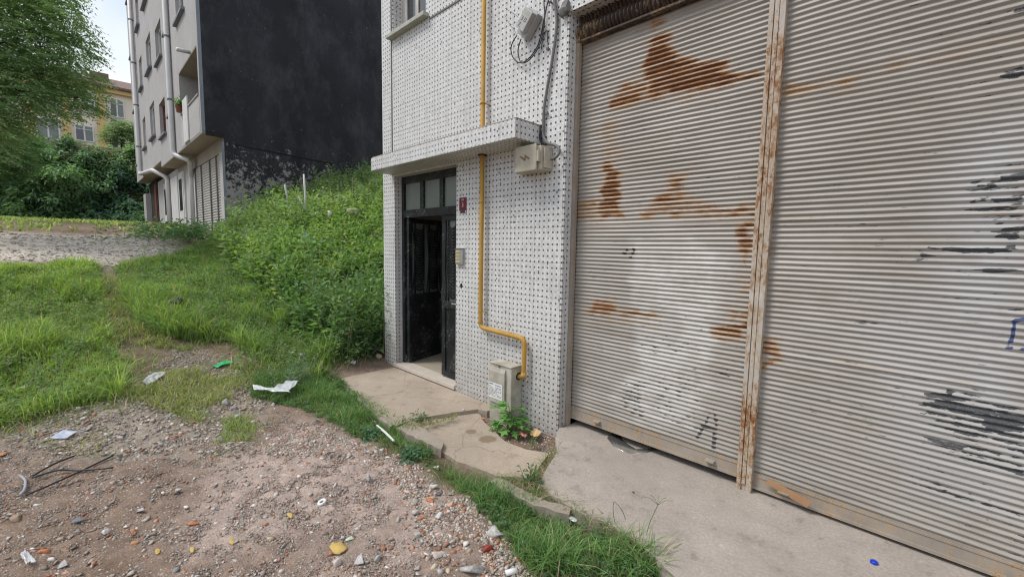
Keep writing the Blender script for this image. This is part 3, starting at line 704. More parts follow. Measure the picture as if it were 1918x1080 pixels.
chipR = [(P2(p), wg) for p, wg in [
 ([(1862,330),(1925,326),(1925,336),(1868,338)], 1.), ([(1815,346),(1862,344),(1850,352),(1822,352)], .9), ([(1798,350),(1850,318),(1925,300),(1925,420),(1860,425),(1800,390)], .40),
 ([(1812,372),(1848,369),(1840,378),(1815,378)], .85), ([(1850,371),(1915,367),(1900,376),(1852,377)], .9), ([(1850,388),(1925,381),(1925,388),(1846,391)], 1.), ([(1605,418),(1690,415),(1712,417),(1620,421)], .9),
 ([(1872,424),(1925,419),(1925,434),(1868,434)], .95), ([(1885,437),(1925,434),(1925,447),(1876,448)], .95), ([(1735,463),(1900,460),(1905,468),(1850,474),(1738,467)], 1.), ([(1712,474),(1762,474),(1760,478),(1716,479)], .95), ([(1688,485),(1752,486),(1750,490),(1690,489)], .85),
 ([(1805,503),(1925,504),(1925,509),(1806,507)], .85), ([(1858,145),(1912,140),(1912,146),(1860,149)], 1.), ([(1870,128),(1925,122),(1925,128),(1872,132)], .9), ([(1890,20),(1925,14),(1925,28),(1892,26)], .8), ([(1600,450),(1800,470),(1800,490),(1600,470)], .3),
 ([(1725,735),(1800,730),(1925,775),(1925,860),(1830,850),(1740,790)], .47), ([(1728,733),(1770,728),(1800,748),(1738,744)], .95), ([(1722,750),(1800,752),(1890,770),(1888,778),(1725,756)], 1.), ([(1820,757),(1925,782),(1925,800),(1850,795)], .9), ([(1838,780),(1925,800),(1925,812),(1850,806)], .9), ([(1700,768),(1740,772),(1735,778),(1704,774)], .85), ([(1780,760),(1880,785),(1870,792),(1785,768)], .6),
 ([(1710,812),(1925,870),(1925,900),(1780,860)], .42), ([(1720,815),(1800,835),(1798,842),(1725,822)], .9), ([(1800,850),(1925,885),(1925,895),(1805,860)], .9), ([(1600,590),(1690,610),(1690,622),(1600,610)], .36), ([(1700,880),(1925,960),(1925,985),(1720,910)], .42)]]
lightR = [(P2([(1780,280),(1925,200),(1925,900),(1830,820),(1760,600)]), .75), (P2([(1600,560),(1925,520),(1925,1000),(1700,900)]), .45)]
inkL = [(P2(p), 1.) for p in ([(1171,466),(1176,465),(1177,471),(1171,471)], [(1184,465),(1190,465),(1190,470),(1184,470)], [(1166,472),(1174,472),(1174,477),(1166,477)], [(1182,472),(1189,472),(1188,477),(1182,477)], [(1178,480),(1185,480),(1185,484),(1178,484)],
  [(1330,762),(1344,760),(1346,800),(1340,842),(1331,840),(1337,800),(1336,772),(1330,770)], [(1329,768),(1334,770),(1322,800),(1308,822),(1302,818),(1317,795)], [(1312,791),(1340,800),(1339,808),(1312,799)])]
inkR = [(P2(p), 1.) for p in ([(1894,600),(1902,595),(1925,594),(1925,602),(1903,603),(1896,606)], [(1897,603),(1903,603),(1899,628),(1892,651),(1887,649),(1893,625)], [(1881,648),(1897,649),(1896,654),(1882,653)], [(1912,650),(1925,651),(1925,657),(1913,655)])]
def build_shutter(x0, x1, z0, z1, seams, seed, rp, wp_, cp_, lp, ip, blue):
    Xg, Yg, Zg, xs, zs, bul = shutter(x0, x1, z0, z1, seams, seed)
    phs = ((zs-z0)/PIT) % 1; upf = np.repeat((sstep(.46, .58, phs)*(1-sstep(.92, .99, phs)))[:, None], len(xs), 1)
    ridge = np.repeat((bul < 0)[:, None], len(xs), 1)*1.
    row = np.floor((Zg-z0)/PIT); Xs = Xg+(hash2(row, row*0+3, 9)-.5)*.05; r = masks(Xs, Zg, rp, .045, .06, seed+1); rowv = hash2(np.floor((Zg-z0)/PIT), np.zeros(Zg.shape), 5); r = np.clip(r*(1.0-.40*upf+.34*(rowv-.5)), 0, 1)*(r > .01)
    e = .18*np.exp(-(Xg-x0)/.02)*fbm(Xg*20, Zg*5, 3, 12); r = np.maximum(r, e)
    for s in seams: r = np.maximum(r, .34*np.exp(-np.abs(Zg-s-.004)/.005)*sstep(.4, .7, fbm(Xg*4, Zg*3, 3, 6)))
    wh = .95*masks(Xg+(hash2(row, row*0+5, 6)-.5)*.05, Zg, wp_, .06, .07, seed+2)*(.6+.4*sstep(.3, .6, fbm(Xg*6, Zg*3, 3, 15))) if wp_ else np.zeros(Xg.shape)
    cp_w = (.35*sstep(-.5, .6, Xg)) if blue else .12+0*Xg
    ch = masks(Xg+(hash2(row, row*0+8, 4)-.5)*.05, Zg, cp_, .012, .02, seed+3, 10, 60)*(.62+.38*(1-ridge)); ch = np.clip(ch*1.25-.12*sstep(.5, .7, fbm(Xg*16, Zg*50, 3, 19)), 0, 1); ch = np.maximum(ch, (.30+.5*np.clip(cp_w, 0, 1))*sstep(.60, .68, fbm(Xg*7+row*3.7, row*1.9+Zg*20, 3, 88))*(1-.8*ridge))
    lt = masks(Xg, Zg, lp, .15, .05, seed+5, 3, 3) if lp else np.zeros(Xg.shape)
    ink = masks(Xg, Zg, ip, .006, .006, seed+6, 30, 30)*(1. if blue else np.where(Zg > 1.2, 1., .38+.45*sstep(.45, .6, fbm(Xg*9, Zg*9, 3, 2))-.4*ridge))
    n, m = len(zs), len(xs); id_ = np.arange(n*m).reshape(n, m)
    F = np.stack([id_[:-1, :-1], id_[:-1, 1:], id_[1:, 1:], id_[1:, :-1]], -1).reshape(-1, 4)
    org = np.array(TB.location)
    o = np_mesh('roller_shutter', np.stack([Xg.ravel(), Yg.ravel(), Zg.ravel()], 1)-org, F, M_SHUT, None, {'rust': r.ravel(), 'white': wh.ravel(), 'chip': ch.ravel(), 'light': lt.ravel(), 'ink': ink.ravel(), 'inkblue': np.full(Xg.size, blue)}, smooth=True)
    o.parent = TB; return o
SEAMS = (.915, 1.74, 2.56)
shL = build_shutter(-2.215, -.812, .150, 3.27, SEAMS, 21, rustL, whiteL, chipL, None, inkL, 0.); shL['label'] = 'left roller shutter with large rust blooms and a white painted patch'
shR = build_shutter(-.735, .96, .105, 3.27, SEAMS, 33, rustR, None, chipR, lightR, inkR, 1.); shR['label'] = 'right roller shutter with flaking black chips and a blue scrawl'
def rail(sh, x0, x1, za, zb, lugs):
    r = MB().mat(M_BAR); r.box(x0, x1, YS-.006, YS+.02, za+.018, zb); r.box(x0, x1, YS-.014, YS+.022, za, za+.018); r.box(x0, x1, YS-.010, YS-.006, zb-.022, zb-.012)
    r.build('bottom_rail', None, sh)
    for lx in lugs:
        sec = [(YS-.05, .05), (YS-.05, .058), (YS-.006, .058), (YS-.006, .03), (YS-.011, .03), (YS-.011, .05)]
        MB().mat(M_BAR).prism([(lx-.03, y, za+z) for y, z in sec], (.06, 0, 0)).build('lug', None, sh)
rail(shL, -2.215, -.812, .036, .148, (-1.93, -1.0)); rail(shR, -.735, .96, .0, .104, (-.55,))
# guide, post and coil housing
MB().mat(M_BAR).box(-2.238, -2.205, YS-.055, YS-.018, -.05, 3.3).build('guide_rail', None, TB)
p_ = MB().mat(M_POST)
p_.box(-.818, -.792, YS-.05, YS+.02, -.035, 3.5); p_.box(-.792, -.760, YS-.036, YS+.02, -.035, 3.5); p_.box(-.760, -.729, YS-.05, YS+.02, -.035, 3.5); p_.box(-.788, -.7635, YS-.046, YS-.0362, .02, 3.5)
p_.build('shutter_post', None, TB, bevel=.002)
def coil(z0, z1, yb, dep, m, xa=-2.235, xb=.95):
    xs = np.arange(xa, xb, .0055); n = 14; V = []
    for i in range(n+1):
        t = i/n; z = z0+(z1-z0)*t; y = yb-dep*math.sin(math.pi*(.12+.8*t))
        V.append(np.stack([xs, y+.014*np.sign(np.sin(xs/.033*2*math.pi))*np.abs(np.sin(xs/.033*2*math.pi))**.5, np.full(len(xs), z)], 1))
    V = np.vstack(V); m_ = len(xs); id_ = np.arange((n+1)*m_).reshape(n+1, m_)
    F = np.stack([id_[:-1, :-1], id_[:-1, 1:], id_[1:, 1:], id_[1:, :-1]], -1).reshape(-1, 4)
    o = np_mesh('shutter_coil', V-np.array(TB.location), F, m, smooth=True); o.parent = TB; return o
coil(3.245, 3.375, YS-.0, .075, M_ROLL); coil(3.36, 3.52, YS+.06, .085, M_ROLL)
MB().mat(M_ROLL).box(-2.235, .95, YS-.06, YS+.03, 3.228, 3.243).box(-2.235, .95, YS-.005, YS+.1, 3.345, 3.358).build('coil_lip', None, TB)
MB().mat(M_DARK).box(-2.20, .95, YS+.12, YS+.14, -.04, 3.9).build('shop_backing', None, TB)

# ------------------------------------------------------------------ things hung on the tiled wall
def wall_pt(x, y, off=0.): p = onY(x, y, YW-off); return p
# gas pipe
gp = thing('gas_pipe', (-3.225, YW-.05, .3), 'yellow painted gas pipe running down the tiled wall into the grey meter box', 'pipe')
py_ = YW-.052
pth = [(-3.222, py_, 6.5), (-3.226, py_, .735), (-2.612, py_, .715), (-2.612, py_, .352), (-2.80, py_, .345)]
MB().mat(M_YPIPE).tube(fillet(pth, .06, 7), .0225, 16).build('pipe_run', None, gp, smooth=True)
MB().mat(M_YPIPE).tube([(-3.224, py_, 1.98), (-3.224, py_, 2.0)], .026, 16).build('weld_collar', None, gp, smooth=True)
MB().mat(M_YPIPE).tube([(-2.612, py_, .40), (-2.612, py_, .345)], .0262, 16).build('weld_collar', None, gp, smooth=True)
MB().mat(M_YPIPE).tube([(-3.224, py_, .80), (-3.224, py_, .785)], .0262, 16).build('weld_collar', None, gp, smooth=True)
for (x, z, hor) in ((-3.222, 2.93, 0), (-3.226, .905, 0), (-2.80, .722, 1), (-3.222, 4.35, 0)):
    c = MB().mat(M_YPIPE)
    if hor: c.tube([(x-.008, py_, z), (x+.008, py_, z)], .027, 14); c.tube([(x, py_+.02, z), (x, YW, z+.01)], .006, 6)
    else: c.tube([(x, py_, z-.008), (x, py_, z+.008)], .027, 14); c.tube([(x+.02, py_, z), (x+.045, YW, z-.02)], .006, 6)
    c.build('clamp', None, gp, smooth=True)
MB().mat(M_DARK).tube([(-3.225, py_, 2.438), (-3.225, py_, 2.447)], .045, 14).build('sleeve_ring', None, gp)

# gas meter box
gb = thing('gas_meter_box', (-2.83, YW-.075, -.13), 'weathered grey gas meter box standing against the tiled wall with a printed notice', 'meter box')
gx0, gx1, gy0, gy1 = -2.968, -2.678, 2.742, YW-.002
b = MB().mat(M_GBOX).box(gx0, gx1, gy0, gy1, -.30, .437); b.build('body', None, gb, bevel=.006)
lid = MB().mat(M_GBOX)
sec = [(gy0-.022, .075), (gy0-.022, .375), (gy0-.008, .415), (gy0-.002, .415), (gy0-.002, .075)]
lid.prism([(gx0+.006, y, z) for y, z in sec], (gx1-gx0-.075, 0, 0)); ld = lid.build('door', None, gb, bevel=.004)
MB().mat(M_GBOX).box(gx0-.006, gx1+.004, gy0-.006, gy1, .438, .452).build('cap', None, gb, bevel=.005)
MB().mat(M_BLACKP).tube([(gx0+.135, gy0-.010, .428), (gx0+.135, gy0-.003, .43)], .007, 10).build('lock', None, gb)
nt_ = MB().mat(M_WHITE).box(gx0+.012, gx0+.195, gy0-.0245, gy0-.0222, .115, .265); notice = nt_.build('notice', None, ld)
ux, uz = (1, 0, 0), (0, 0, 1)
M_TEAL = simple('teal_print', (.05, .20, .26), (.04, .15, .2), 20, .5, .05, .001)
pr = MB().mat(M_TEAL).box(gx0+.02, gx0+.075, gy0-.0252, gy0-.0247, .246, .256).box(gx0+.10, gx0+.18, gy0-.0252, gy0-.0247, .243, .250); pr.build('heading', None, notice)
pr = MB().mat(M_BLACKP)
for k in range(8):
    z = .226-.0125*k; x = gx0+.02
    while x < gx0+.182:
        L = random.uniform(.008, .03); L = min(L, gx0+.186-x)
        if random.random() < .88: pr.box(x, x+L, gy0-.0252, gy0-.0247, z-.0022, z+.0022)
        x += L+.005
pr.build('lettering', None, notice)
MB().mat(M_DARK).tube([(gx1-.001, py_, .35), (gx1+.006, py_, .35)], .036, 16).build('pipe_hole', None, gb)
MB().mat(M_CURB).box(gx0-.004, gx1+.004, gy0-.004, gy1, .028, .034).build('seam_joint', None, gb)

# electricity box under the canopy
eb = thing('electric_box', (-2.52, YW, 2.29), 'ivory electricity box with a lightning bolt on its cover below the canopy end', 'meter box')
ex0, ex1, ey = -2.655, -2.391, 2.728
bd = MB().mat(M_EBOX); bd.prism([(ex0-.0, ey+.004, 2.20), (ex1, ey+.03, 2.20), (ex1+.012, YW, 2.20), (ex0-.06, YW, 2.20), (ex0-.055, ey+.06, 2.20)], (0, 0, .195)); bd.build('body', None, eb, bevel=.004)
cv = MB().mat(M_EBOX).box(ex0+.004, ex1-.02, ey-.016, ey+.003, 2.192, 2.405); cvr = cv.build('cover', None, eb, bevel=.005)
MB().mat(M_EBOX).box(ex1-.018, ex1+.004, ey-.012, ey+.02, 2.26, 2.35).build('latch', None, eb, bevel=.003)
MB().mat(M_EBOX).box(ex1+.0125, ex1+.022, ey+.045, YW-.015, 2.215, 2.375).build('side_cover', None, eb, bevel=.003)
zc, xc = 2.298, (ex0+ex1)/2-.01
bolt = [(-.052, .012), (-.046, .024), (-.006, .0), (-.0, .028), (.052, -.004), (.048, -.012), (.010, .008), (.004, -.022)]
MB().mat(M_BROWN).prism([(xc+a*1.05, ey-.0165, zc+c*1.15) for a, c in bolt], (0, -.0012, 0)).build('lightning_mark', None, cvr)
gl = MB().mat(M_GBOX)
for k in range(6): gl.box(ex0+.008, ex0+.022, ey-.0175, ey-.0162, 2.235+k*.024, 2.247+k*.024)
gl.build('vent_marks', None, cvr)

# junction box, tilted, with hand-painted 3, square and 7
jb = thing('junction_box', (-2.72, YW, 3.42), 'tilted grey telephone junction box painted 3 and 7 high on the tiled wall', 'junction box')
jf = YW-.125
tl, tr_, br_, bl = (onY(x, y, jf) for x, y in ((982.7, 13.8), (998.4, 22.3), (979, 59), (964.7, 50.6)))
jc = (tl+tr_+br_+bl)/4; au = (tl-bl+tr_-br_)/2; hu = np.linalg.norm(au); au = au/hu; av = np.array([au[2], 0, -au[0]]); hv = (np.linalg.norm(tr_-tl)+np.linalg.norm(br_-bl))/2
hv = max(hv, .095); yax = np.array([0, 1., 0])
MB().mat(M_JBOX).obox(jc+yax*.024, au*hu/2, av*hv/2, yax*.024).build('cover', None, jb, bevel=.004)
MB().mat(M_JBOX).obox(jc+yax*.082-au*.012, au*(hu/2+.026), av*(hv/2+.010), yax*.034).build('back_box', None, jb, bevel=.005)
sgn = 1 if av[0] > 0 else -1
tx = av*sgn; ty = au if au[2] > 0 else -au
def jt(t, u, v, s): text_mesh(t, s, jc-yax*.001+tx*u+ty*v, tx, ty, .001, M_BLACKP, 'lettering', jb)
jt('3', -.024, -.002, .052); jt('7.', -.018, -.052, .052)
sq = MB().mat(M_BLACKP)
for (a, b_, c_, d_) in ((.006, .032, .014, .018), (.006, .032, -.012, -.008), (.006, .010, -.012, .018), (.028, .032, -.012, .018)):
    sq.obox(jc-yax*.0006+tx*(a+b_)/2+ty*(c_+d_)/2, tx*(b_-a)/2, ty*(d_-c_)/2, yax*.0006)
sq.build('square_mark', None, jb)
MB().mat(M_GBOX).obox(jc-yax*.0005+tx*.004+ty*.055, tx*.026, ty*.014, yax*.0004).build('faded_sticker', None, jb)

def cable(name, pts, r, m, label, cat='cable', off=.02, offs=None):
    P = [onY(x, y, YW-(offs[i] if offs else off)) for i, (x, y) in enumerate(pts)]
    o = MB().mat(m).tube(bez(P, 8), r, 8).build(name, None, None, smooth=True)
    return tag(o, label, cat)
cable('looped_cable', [(1019, -30), (1019, 8), (1020, 28), (1014, 62), (1006, 88), (990, 110), (974, 118), (961, 108), (957, 92), (961, 78), (968, 67)], .0052, M_CABLE, 'thin black cable looping wide below the tilted junction box', off=.03, offs=[.02, .02, .02, .025, .03, .03, .03, .03, .04, .05, .06])
cable('looped_cable', [(1036, -30), (1027, 2), (1022, 22), (1017, 60), (1009, 88), (992, 112), (977, 118), (971, 104), (971, 90), (976, 73)], .0052, M_CABLE, 'second black cable making the inner tighter loop below the junction box', off=.045, offs=[.035, .035, .035, .04, .045, .045, .045, .045, .05, .06])
cable('grey_conduit', [(1034, -30), (1040, 12), (1043, 40), (1040, 75), (1034, 115), (1025, 165), (1019, 205), (1018, 235), (1018, 255), (1026, 268), (1040, 272), (1047, 279), (1046, 289), (1039, 296), (1032, 298)], .0125, M_CONDUIT, 'grey conduit winding down the tiled wall into the electricity box', 'conduit', offs=[.02]*9+[.025, .03, .04, .05, .06, .06])
cable('old_cable_end', [(1013, 234), (1013, 245), (1012, 258), (1016, 268), (1024, 270)], .010, M_CABLE, 'short black cable stub hanging beside the canopy end', 'cable', .018)
cable('hooked_wire', [(1014, 93), (1016, 76), (1020, 63), (1025, 58), (1026, 66), (1025, 80)], .004, M_CABLE, 'short hooked black wire poking from the tiles', 'wire', .012)
cable('thin_wire', [(945, 28), (954, 45), (963, 56), (968, 66)], .0018, M_CABLE, 'hair-thin wire hanging slack left of the junction box', 'wire', .03)
cable('thin_wire', [(946, 16), (962, 26), (971, 33)], .0018, M_CABLE, 'hair-thin wire stretched to the upper left of the junction box', 'wire', .05)
for i, (x, y, lab) in enumerate(((1034, 6, 'topmost'), (1029, 92, 'middle'), (1027, 213, 'lower'), (1020, 243, 'lowest'))):
    p = onY(x, y, YW)
    c = MB().mat(M_CONDUIT).tube([(p[0], YW, p[2]), (p[0], YW-.018, p[2])], .008, 8).box(p[0]-.018, p[0]+.010, YW-.026, YW-.016, p[2]-.010, p[2]+.010)
    tag(c.build('cable_clip', None, None, bevel=.002), {'topmost': 'dark cable clip at the top of the grey conduit', 'middle': 'dark cable clip beside the bend of the conduit, level with the cable loops', 'lower': 'dark cable clip above the canopy end', 'lowest': 'cable clip touching the canopy top corner'}[lab], 'clip', 'cable clips on the tiled wall')

# house number plate
hn = thing('house_number_plate', (-3.59, YW, 1.92), 'small maroon house number plate reading 3 by the door', 'sign')
nx0, nx1 = onY(861, 380, YW)[0], onY(874, 380, YW)[0]; nz1, nz0 = onY(867, 370, YW)[2], onY(867, 394, YW)[2]
MB().mat(M_MAROON).box(nx0, nx1, YW-.006, YW-.0005, nz0, nz1).build('plate', None, hn)
text_mesh('3', .062, ((nx0+nx1)/2, YW-.0062, (nz0+nz1)/2-.012), ux, uz, .0012, M_WHITE, 'lettering', hn)
MB().mat(M_WHITE).box((nx0+nx1)/2-.018, (nx0+nx1)/2+.018, YW-.0072, YW-.0062, nz1-.022, nz1-.018).box((nx0+nx1)/2-.018, (nx0+nx1)/2+.018, YW-.0072, YW-.0062, nz1-.031, nz1-.027).build('white_lines', None, hn)
MB().mat(M_BLACKP).box(nx0, nx1, YW-.005, YW-.0005, nz0-.028, nz0-.002).build('lower_strip', None, hn)
for sx in (nx0+.004, nx1-.016): MB().mat(M_WHITE).box(sx, sx+.012, YW-.0062, YW-.0052, nz0-.024, nz0-.006).build('white_square', None, hn)

# intercom
ic = thing('intercom', (-3.6, YW, 1.36), 'silver door intercom with a column of cream bell buttons', 'intercom')
ax_, bx_ = onY(857, 480, YW)[0], onY(870, 480, YW)[0]; az, bz = onY(863, 495, YW)[2], onY(863, 466, YW)[2]
MB().mat(M_STEEL).box(ax_, bx_, YW-.03, YW-.0005, az, bz).build('housing', None, ic, bevel=.004)
MB().mat(M_CONDUIT).box(ax_-.004, bx_+.004, YW-.036, YW-.0005, bz, bz+.006).build('rain_lip', None, ic)
for k in range(4):
    h_ = (bz-az)/4.7
    MB().mat(M_BRASS).box(ax_+.008, ax_+.008+(bx_-ax_)*.62, YW-.034, YW-.0302, az+.018+k*h_, az+.018+k*h_+h_*.66).build('button', None, ic, bevel=.0015)
hp = onY(864, 535, YW)
def blob(name, c, rx, ry, rz, m, seed, label, cat, jag=.35, sub=2, group=None, parent=None, smooth=False):
    bm = bmesh.new(); bmesh.ops.create_icosphere(bm, subdivisions=sub, radius=1)
    V = np.array([v.co[:] for v in bm.verts]); r = 1+jag*(fbm(V[:, 0]*1.7+seed*3.1+V[:, 2]*.9, V[:, 1]*1.7+V[:, 2]*1.3, 3, seed)-.5)*2
    V = V*r[:, None]*np.array([rx, ry, rz])
    mb = MB().mat(m); bm.verts.ensure_lookup_table()
    mb.add(V+np.asarray(c), [[v.index for v in f.verts] for f in bm.faces]); bm.free()
    o = mb.build(name, None, parent, smooth=smooth)
    return tag(o, label, cat, group) if parent is None else o
blob('wall_hole', (hp[0], YW-.001, hp[2]), .02, .004, .028, M_DARK, 3, None, None, .5, 2, None, TB)
# crumpled grey scrap stuck on the lintel corner
cs = onY(1062, 20, YW); blob('plastic_scrap', (cs[0], YW-.03, cs[2]), .05, .03, .06, M_CONDUIT, 8, 'crumpled grey scrap caught on the corner of the shutter lintel', 'scrap', .6)

# ------------------------------------------------------------------ grey apartment block with the black side wall
GB = thing('apartment_block', (-20, 6, 1.6), 'grey rendered apartment block with a black painted side wall and bare concrete overhang', 'building')
FU, FG = 2.43, 2.90
gw = MB().mat(M_RENDER)
bxl, bxr, bz0, bz1 = -16.45, -13.78, 5.32, 6.55
RC = .16
gw.box(-30.1, -21.0, FU+RC, 12, 4.62, 16); gw.box(-21.0, bxl, FU+RC, 12, 4.36, 16); gw.box(bxl, -13.62, FU+RC, 12, bz1, 16)
HOLES = []
for zf in (5.75, 8.33, 10.9, 13.5):
    HOLES += [(-26.25, -25.2, zf, zf+1.3), (-23.6, -22.2, zf, zf+1.3), (-20.75, -19.35, zf-.4, zf+.8), (-29.2, -28.4, zf-.35, zf+.95), (-18.55, -18.05, zf-.05, zf+.55)]
    if zf > 6: HOLES.append((-16.4, -15.1, zf-.42, zf+.85))
def skin(mb, x0, x1, z0, z1, y0, y1):
    hs = [h for h in HOLES if h[0] >= x0-.01 and h[1] <= x1+.01 and h[2] < z1]
    X = sorted({x0, x1, *[h[0] for h in hs], *[h[1] for h in hs]}); Z = sorted({z0, z1, *[h[2] for h in hs], *[min(h[3], z1) for h in hs]})
    for xa, xb_ in zip(X, X[1:]):
        run = None
        for za_, zb_ in zip(Z, Z[1:]):
            inside = any(h[0] < (xa+xb_)/2 < h[1] and h[2] < (za_+zb_)/2 < h[3] for h in hs)
            if inside:
                if run is not None: mb.box(xa, xb_, y0, y1, run, za_); run = None
            elif run is None: run = za_
        if run is not None: mb.box(xa, xb_, y0, y1, run, z1)
skin(gw, -30.1, -21.0, 4.62, 16, FU+.02, FU+RC); skin(gw, -21.0, bxl, 4.36, 16, FU, FU+RC); skin(gw, bxl, -13.62, bz1, 16, FU, FU+RC)
gw.box(bxl, -13.62, FU+1.5, 12, 4.36, bz1); gw.box(bxr, -13.62, FU, FU+1.5, 4.36, bz1); gw.box(bxl, bxr, FU, FU+1.5, 4.36, 4.62)
gw.box(-30, -13.62, FG, 12, 1.2, 4.36)
gw.build('wall', None, GB)
# smooth grey balcony front and the bare soffit above it
MB().mat(M_RENDER2).box(bxl, bxr, FU-.006, FU+.10, 4.40, bz0).build('balcony_parapet', None, GB)
MB().mat(M_SILL).box(bxl+.02, bxr, FU-.03, FU+.13, bz0, bz0+.035).build('parapet_coping', None, GB)
MB().mat(M_SOFFIT).box(bxl+.002, bxr-.002, FU+.003, FU+1.49, bz1-.03, bz1-.003).build('balcony_ceiling', None, GB)
MB().mat(M_PVC).box(-15.9, -15.2, FU-.04, FU-.008, 4.42, 5.62).build('board_panel', None, GB)
MB().mat(M_BROWNWOOD).box(-15.0, -14.25, FU+1.42, FU+1.49, 4.65, 6.3).build('balcony_door', None, GB)
MB().mat(M_PIPEW).tube([(-14.6, FU-.02, 6.60), (-14.5, FU-.30, 6.55)], .05, 10).build('spout', None, GB, smooth=True)
# bare underside and cantilever beam of the overhang
MB().mat(M_SOFFIT).box(-30.1, -21.0, FU+.03, FG-.004, 4.60, 4.618).box(-21.0, -13.63, FU+.004, FG-.004, 4.34, 4.358).build('overhang_soffit', None, GB)
MB().mat(M_SOFFIT).box(-17.5, -13.63, FG-.03, FG-.002, 3.95, 4.2).build('lintel_beam', None, GB)
# black side wall
bw = MB().mat(M_BLACK); bw.box(-13.62, -13.598, FU+.07, 12, 4.42, 16); bw.box(-13.62, -13.598, FG-.0, 12, 1.0, 4.42); bw.build('black_side_wall', None, GB)
MB().mat(M_STRIP).box(-13.62, -13.594, FU-.004, FU+.07, 4.40, 16).box(-13.62, -13.594, FG-.055, FG-.001, 1.0, 4.2).build('corner_strip', None, GB)
MB().mat(M_DARK).box(-13.62, -13.596, FU+.075, FG-.002, 4.30, 4.419).build('overhang_edge', None, GB)
MB().mat(M_DARK).prism([(-13.597, 3.1, 4.20), (-13.597, 5.75, 4.08), (-13.597, 5.75, 4.045), (-13.597, 3.1, 4.17)], (.014, 0, 0)).build('wall_crack', None, GB)
def gwin(x0, x1, z0, z1, m=M_PVC, plane=FU):
    pl = plane+RC
    f = MB().mat(m); t = .08
    f.box(x0, x0+t, pl-.06, pl-.003, z0, z1); f.box(x1-t, x1, pl-.06, pl-.003, z0, z1); f.box(x0+t, x1-t, pl-.059, pl-.003, z1-t, z1); f.box(x0+t, x1-t, pl-.059, pl-.003, z0, z0+t); f.box((x0+x1)/2-.04, (x0+x1)/2+.04, pl-.058, pl-.003, z0+t, z1-t)
    v = f.build('window', None, GB)
    MB().mat(M_GLASS).box(x0+t, x1-t, pl-.03, pl-.004, z0+t, z1-t).build('pane', None, v)
    MB().mat(M_STRIP).box(x0-.06, x1+.06, plane-.09, pl-.061, z0-.07, z0+.004).build('sill', None, v)
for h in HOLES: gwin(*h, M_BROWNWOOD if h[0] == -20.75 and h[2] < 6 else M_PVC)
def gpipe(pts, m=M_PIPEW, r=.065):
    o = MB().mat(m).tube(fillet(pts, .16, 5), r, 10).build('downpipe', None, GB, smooth=True); 
    c = MB().mat(M_CONDUIT); z = 6.
    while z < 15: c.tube([(pts[0][0], pts[0][1], z), (pts[0][0], pts[0][1], z+.05)], r*1.15, 10); z += 1.9
    c.build('bracket', None, o); return o
gpipe([(-17.6, FU-.08, 16), (-17.6, FU-.08, 4.33), (-17.0, FG-.22, 4.12), (-17.75, FG-.08, 3.75), (-17.75, FG-.08, 2.0)], r=.075)
gpipe([(-27.3, FU-.08, 16), (-27.3, FU-.08, 4.75), (-23.4, FU-.02, 4.5), (-22.9, FG-.08, 4.2), (-22.9, FG-.08, 2.1)], r=.085)
# ground floor: garage shutter in three bays, white doors, dark entrance, step
def rib_sheet(x0, x1, z0, z1, y, pitch, dep):
    n = int((z1-z0)/pitch); V = []
    for i in range(n*4+1):
        z = z0+i*pitch/4; d = (0, dep, 0, -dep*.2)[i % 4]
        V += [(x0, y-d, z), (x1, y-d, z)]
    mb = MB().mat(M_SHG); mb.add(V, [(2*i, 2*i+1, 2*i+3, 2*i+2) for i in range(n*4)]); return mb
M_SHG = simple('grey_shutter_paint', (.50, .49, .475), (.42, .41, .395), 3, .6, .1, .002)
sg = rib_sheet(-17.35, -14.02, 1.9, 3.93, FG-.02, .075, .02).build('garage_shutter', None, GB)
for bx_0 in (-17.40, -16.45, -15.25, -14.42): MB().mat(M_CONDUIT).box(bx_0, bx_0+.05, FG-.058, FG-.003, 1.9, 3.935).build('shutter_bar', None, sg)
for pa_, pb_ in ((-13.98, -13.63), (-18.9, -17.42)): MB().mat(M_RENDER2).box(pa_, pb_, FG-.05, FG-.002, 1.4, 3.95).build('pier', None, GB)
for (x0, x1, z0, z1) in ((-20.6, -19.4, 2.16, 4.1), (-24.4, -23.3, 2.16, 4.05)):
    d_ = MB().mat(M_PVC); d_.box(x0, x1, FG-.05, FG-.002, z0, z1); d_.box(x0+.12, x1-.12, FG-.07, FG-.05, z0+.1, z1-.1); dd = d_.build('white_door', None, GB)
    MB().mat(M_GLASS).box(x0+.3, x1-.3, FG-.075, FG-.0702, z0+.55, z1-.25).build('pane', None, dd)
MB().mat(M_PVC).box(-22.6, -21.0, FG-.03, FG-.002, 2.16, 4.1).build('white_wall_panel', None, GB)
MB().mat(M_DARK).box(-29.6, -26.6, FG-.03, FG-.002, 2.2, 4.5).build('dark_entrance', None, GB)
MB().mat(M_BROWNWOOD).box(-27.4, -26.9, FG-.06, FG-.031, 2.2, 4.3).build('entrance_door', None, GB)
MB().mat(M_RENDER).box(-30.0, -29.0, FG-.25, FG-.031, 2.0, 4.0).build('entrance_wing_wall', None, GB)
MB().mat(M_CURB).box(-26.5, -19.0, FG-1.1, FG-.08, 1.85, 2.19).build('entrance_step', None, GB)
pb = onX(348, 196, -14.9)
pot = thing('potted_plant', (-16.2, FU-.06, 5.36), 'small green potted plant on the grey balcony parapet', 'plant')

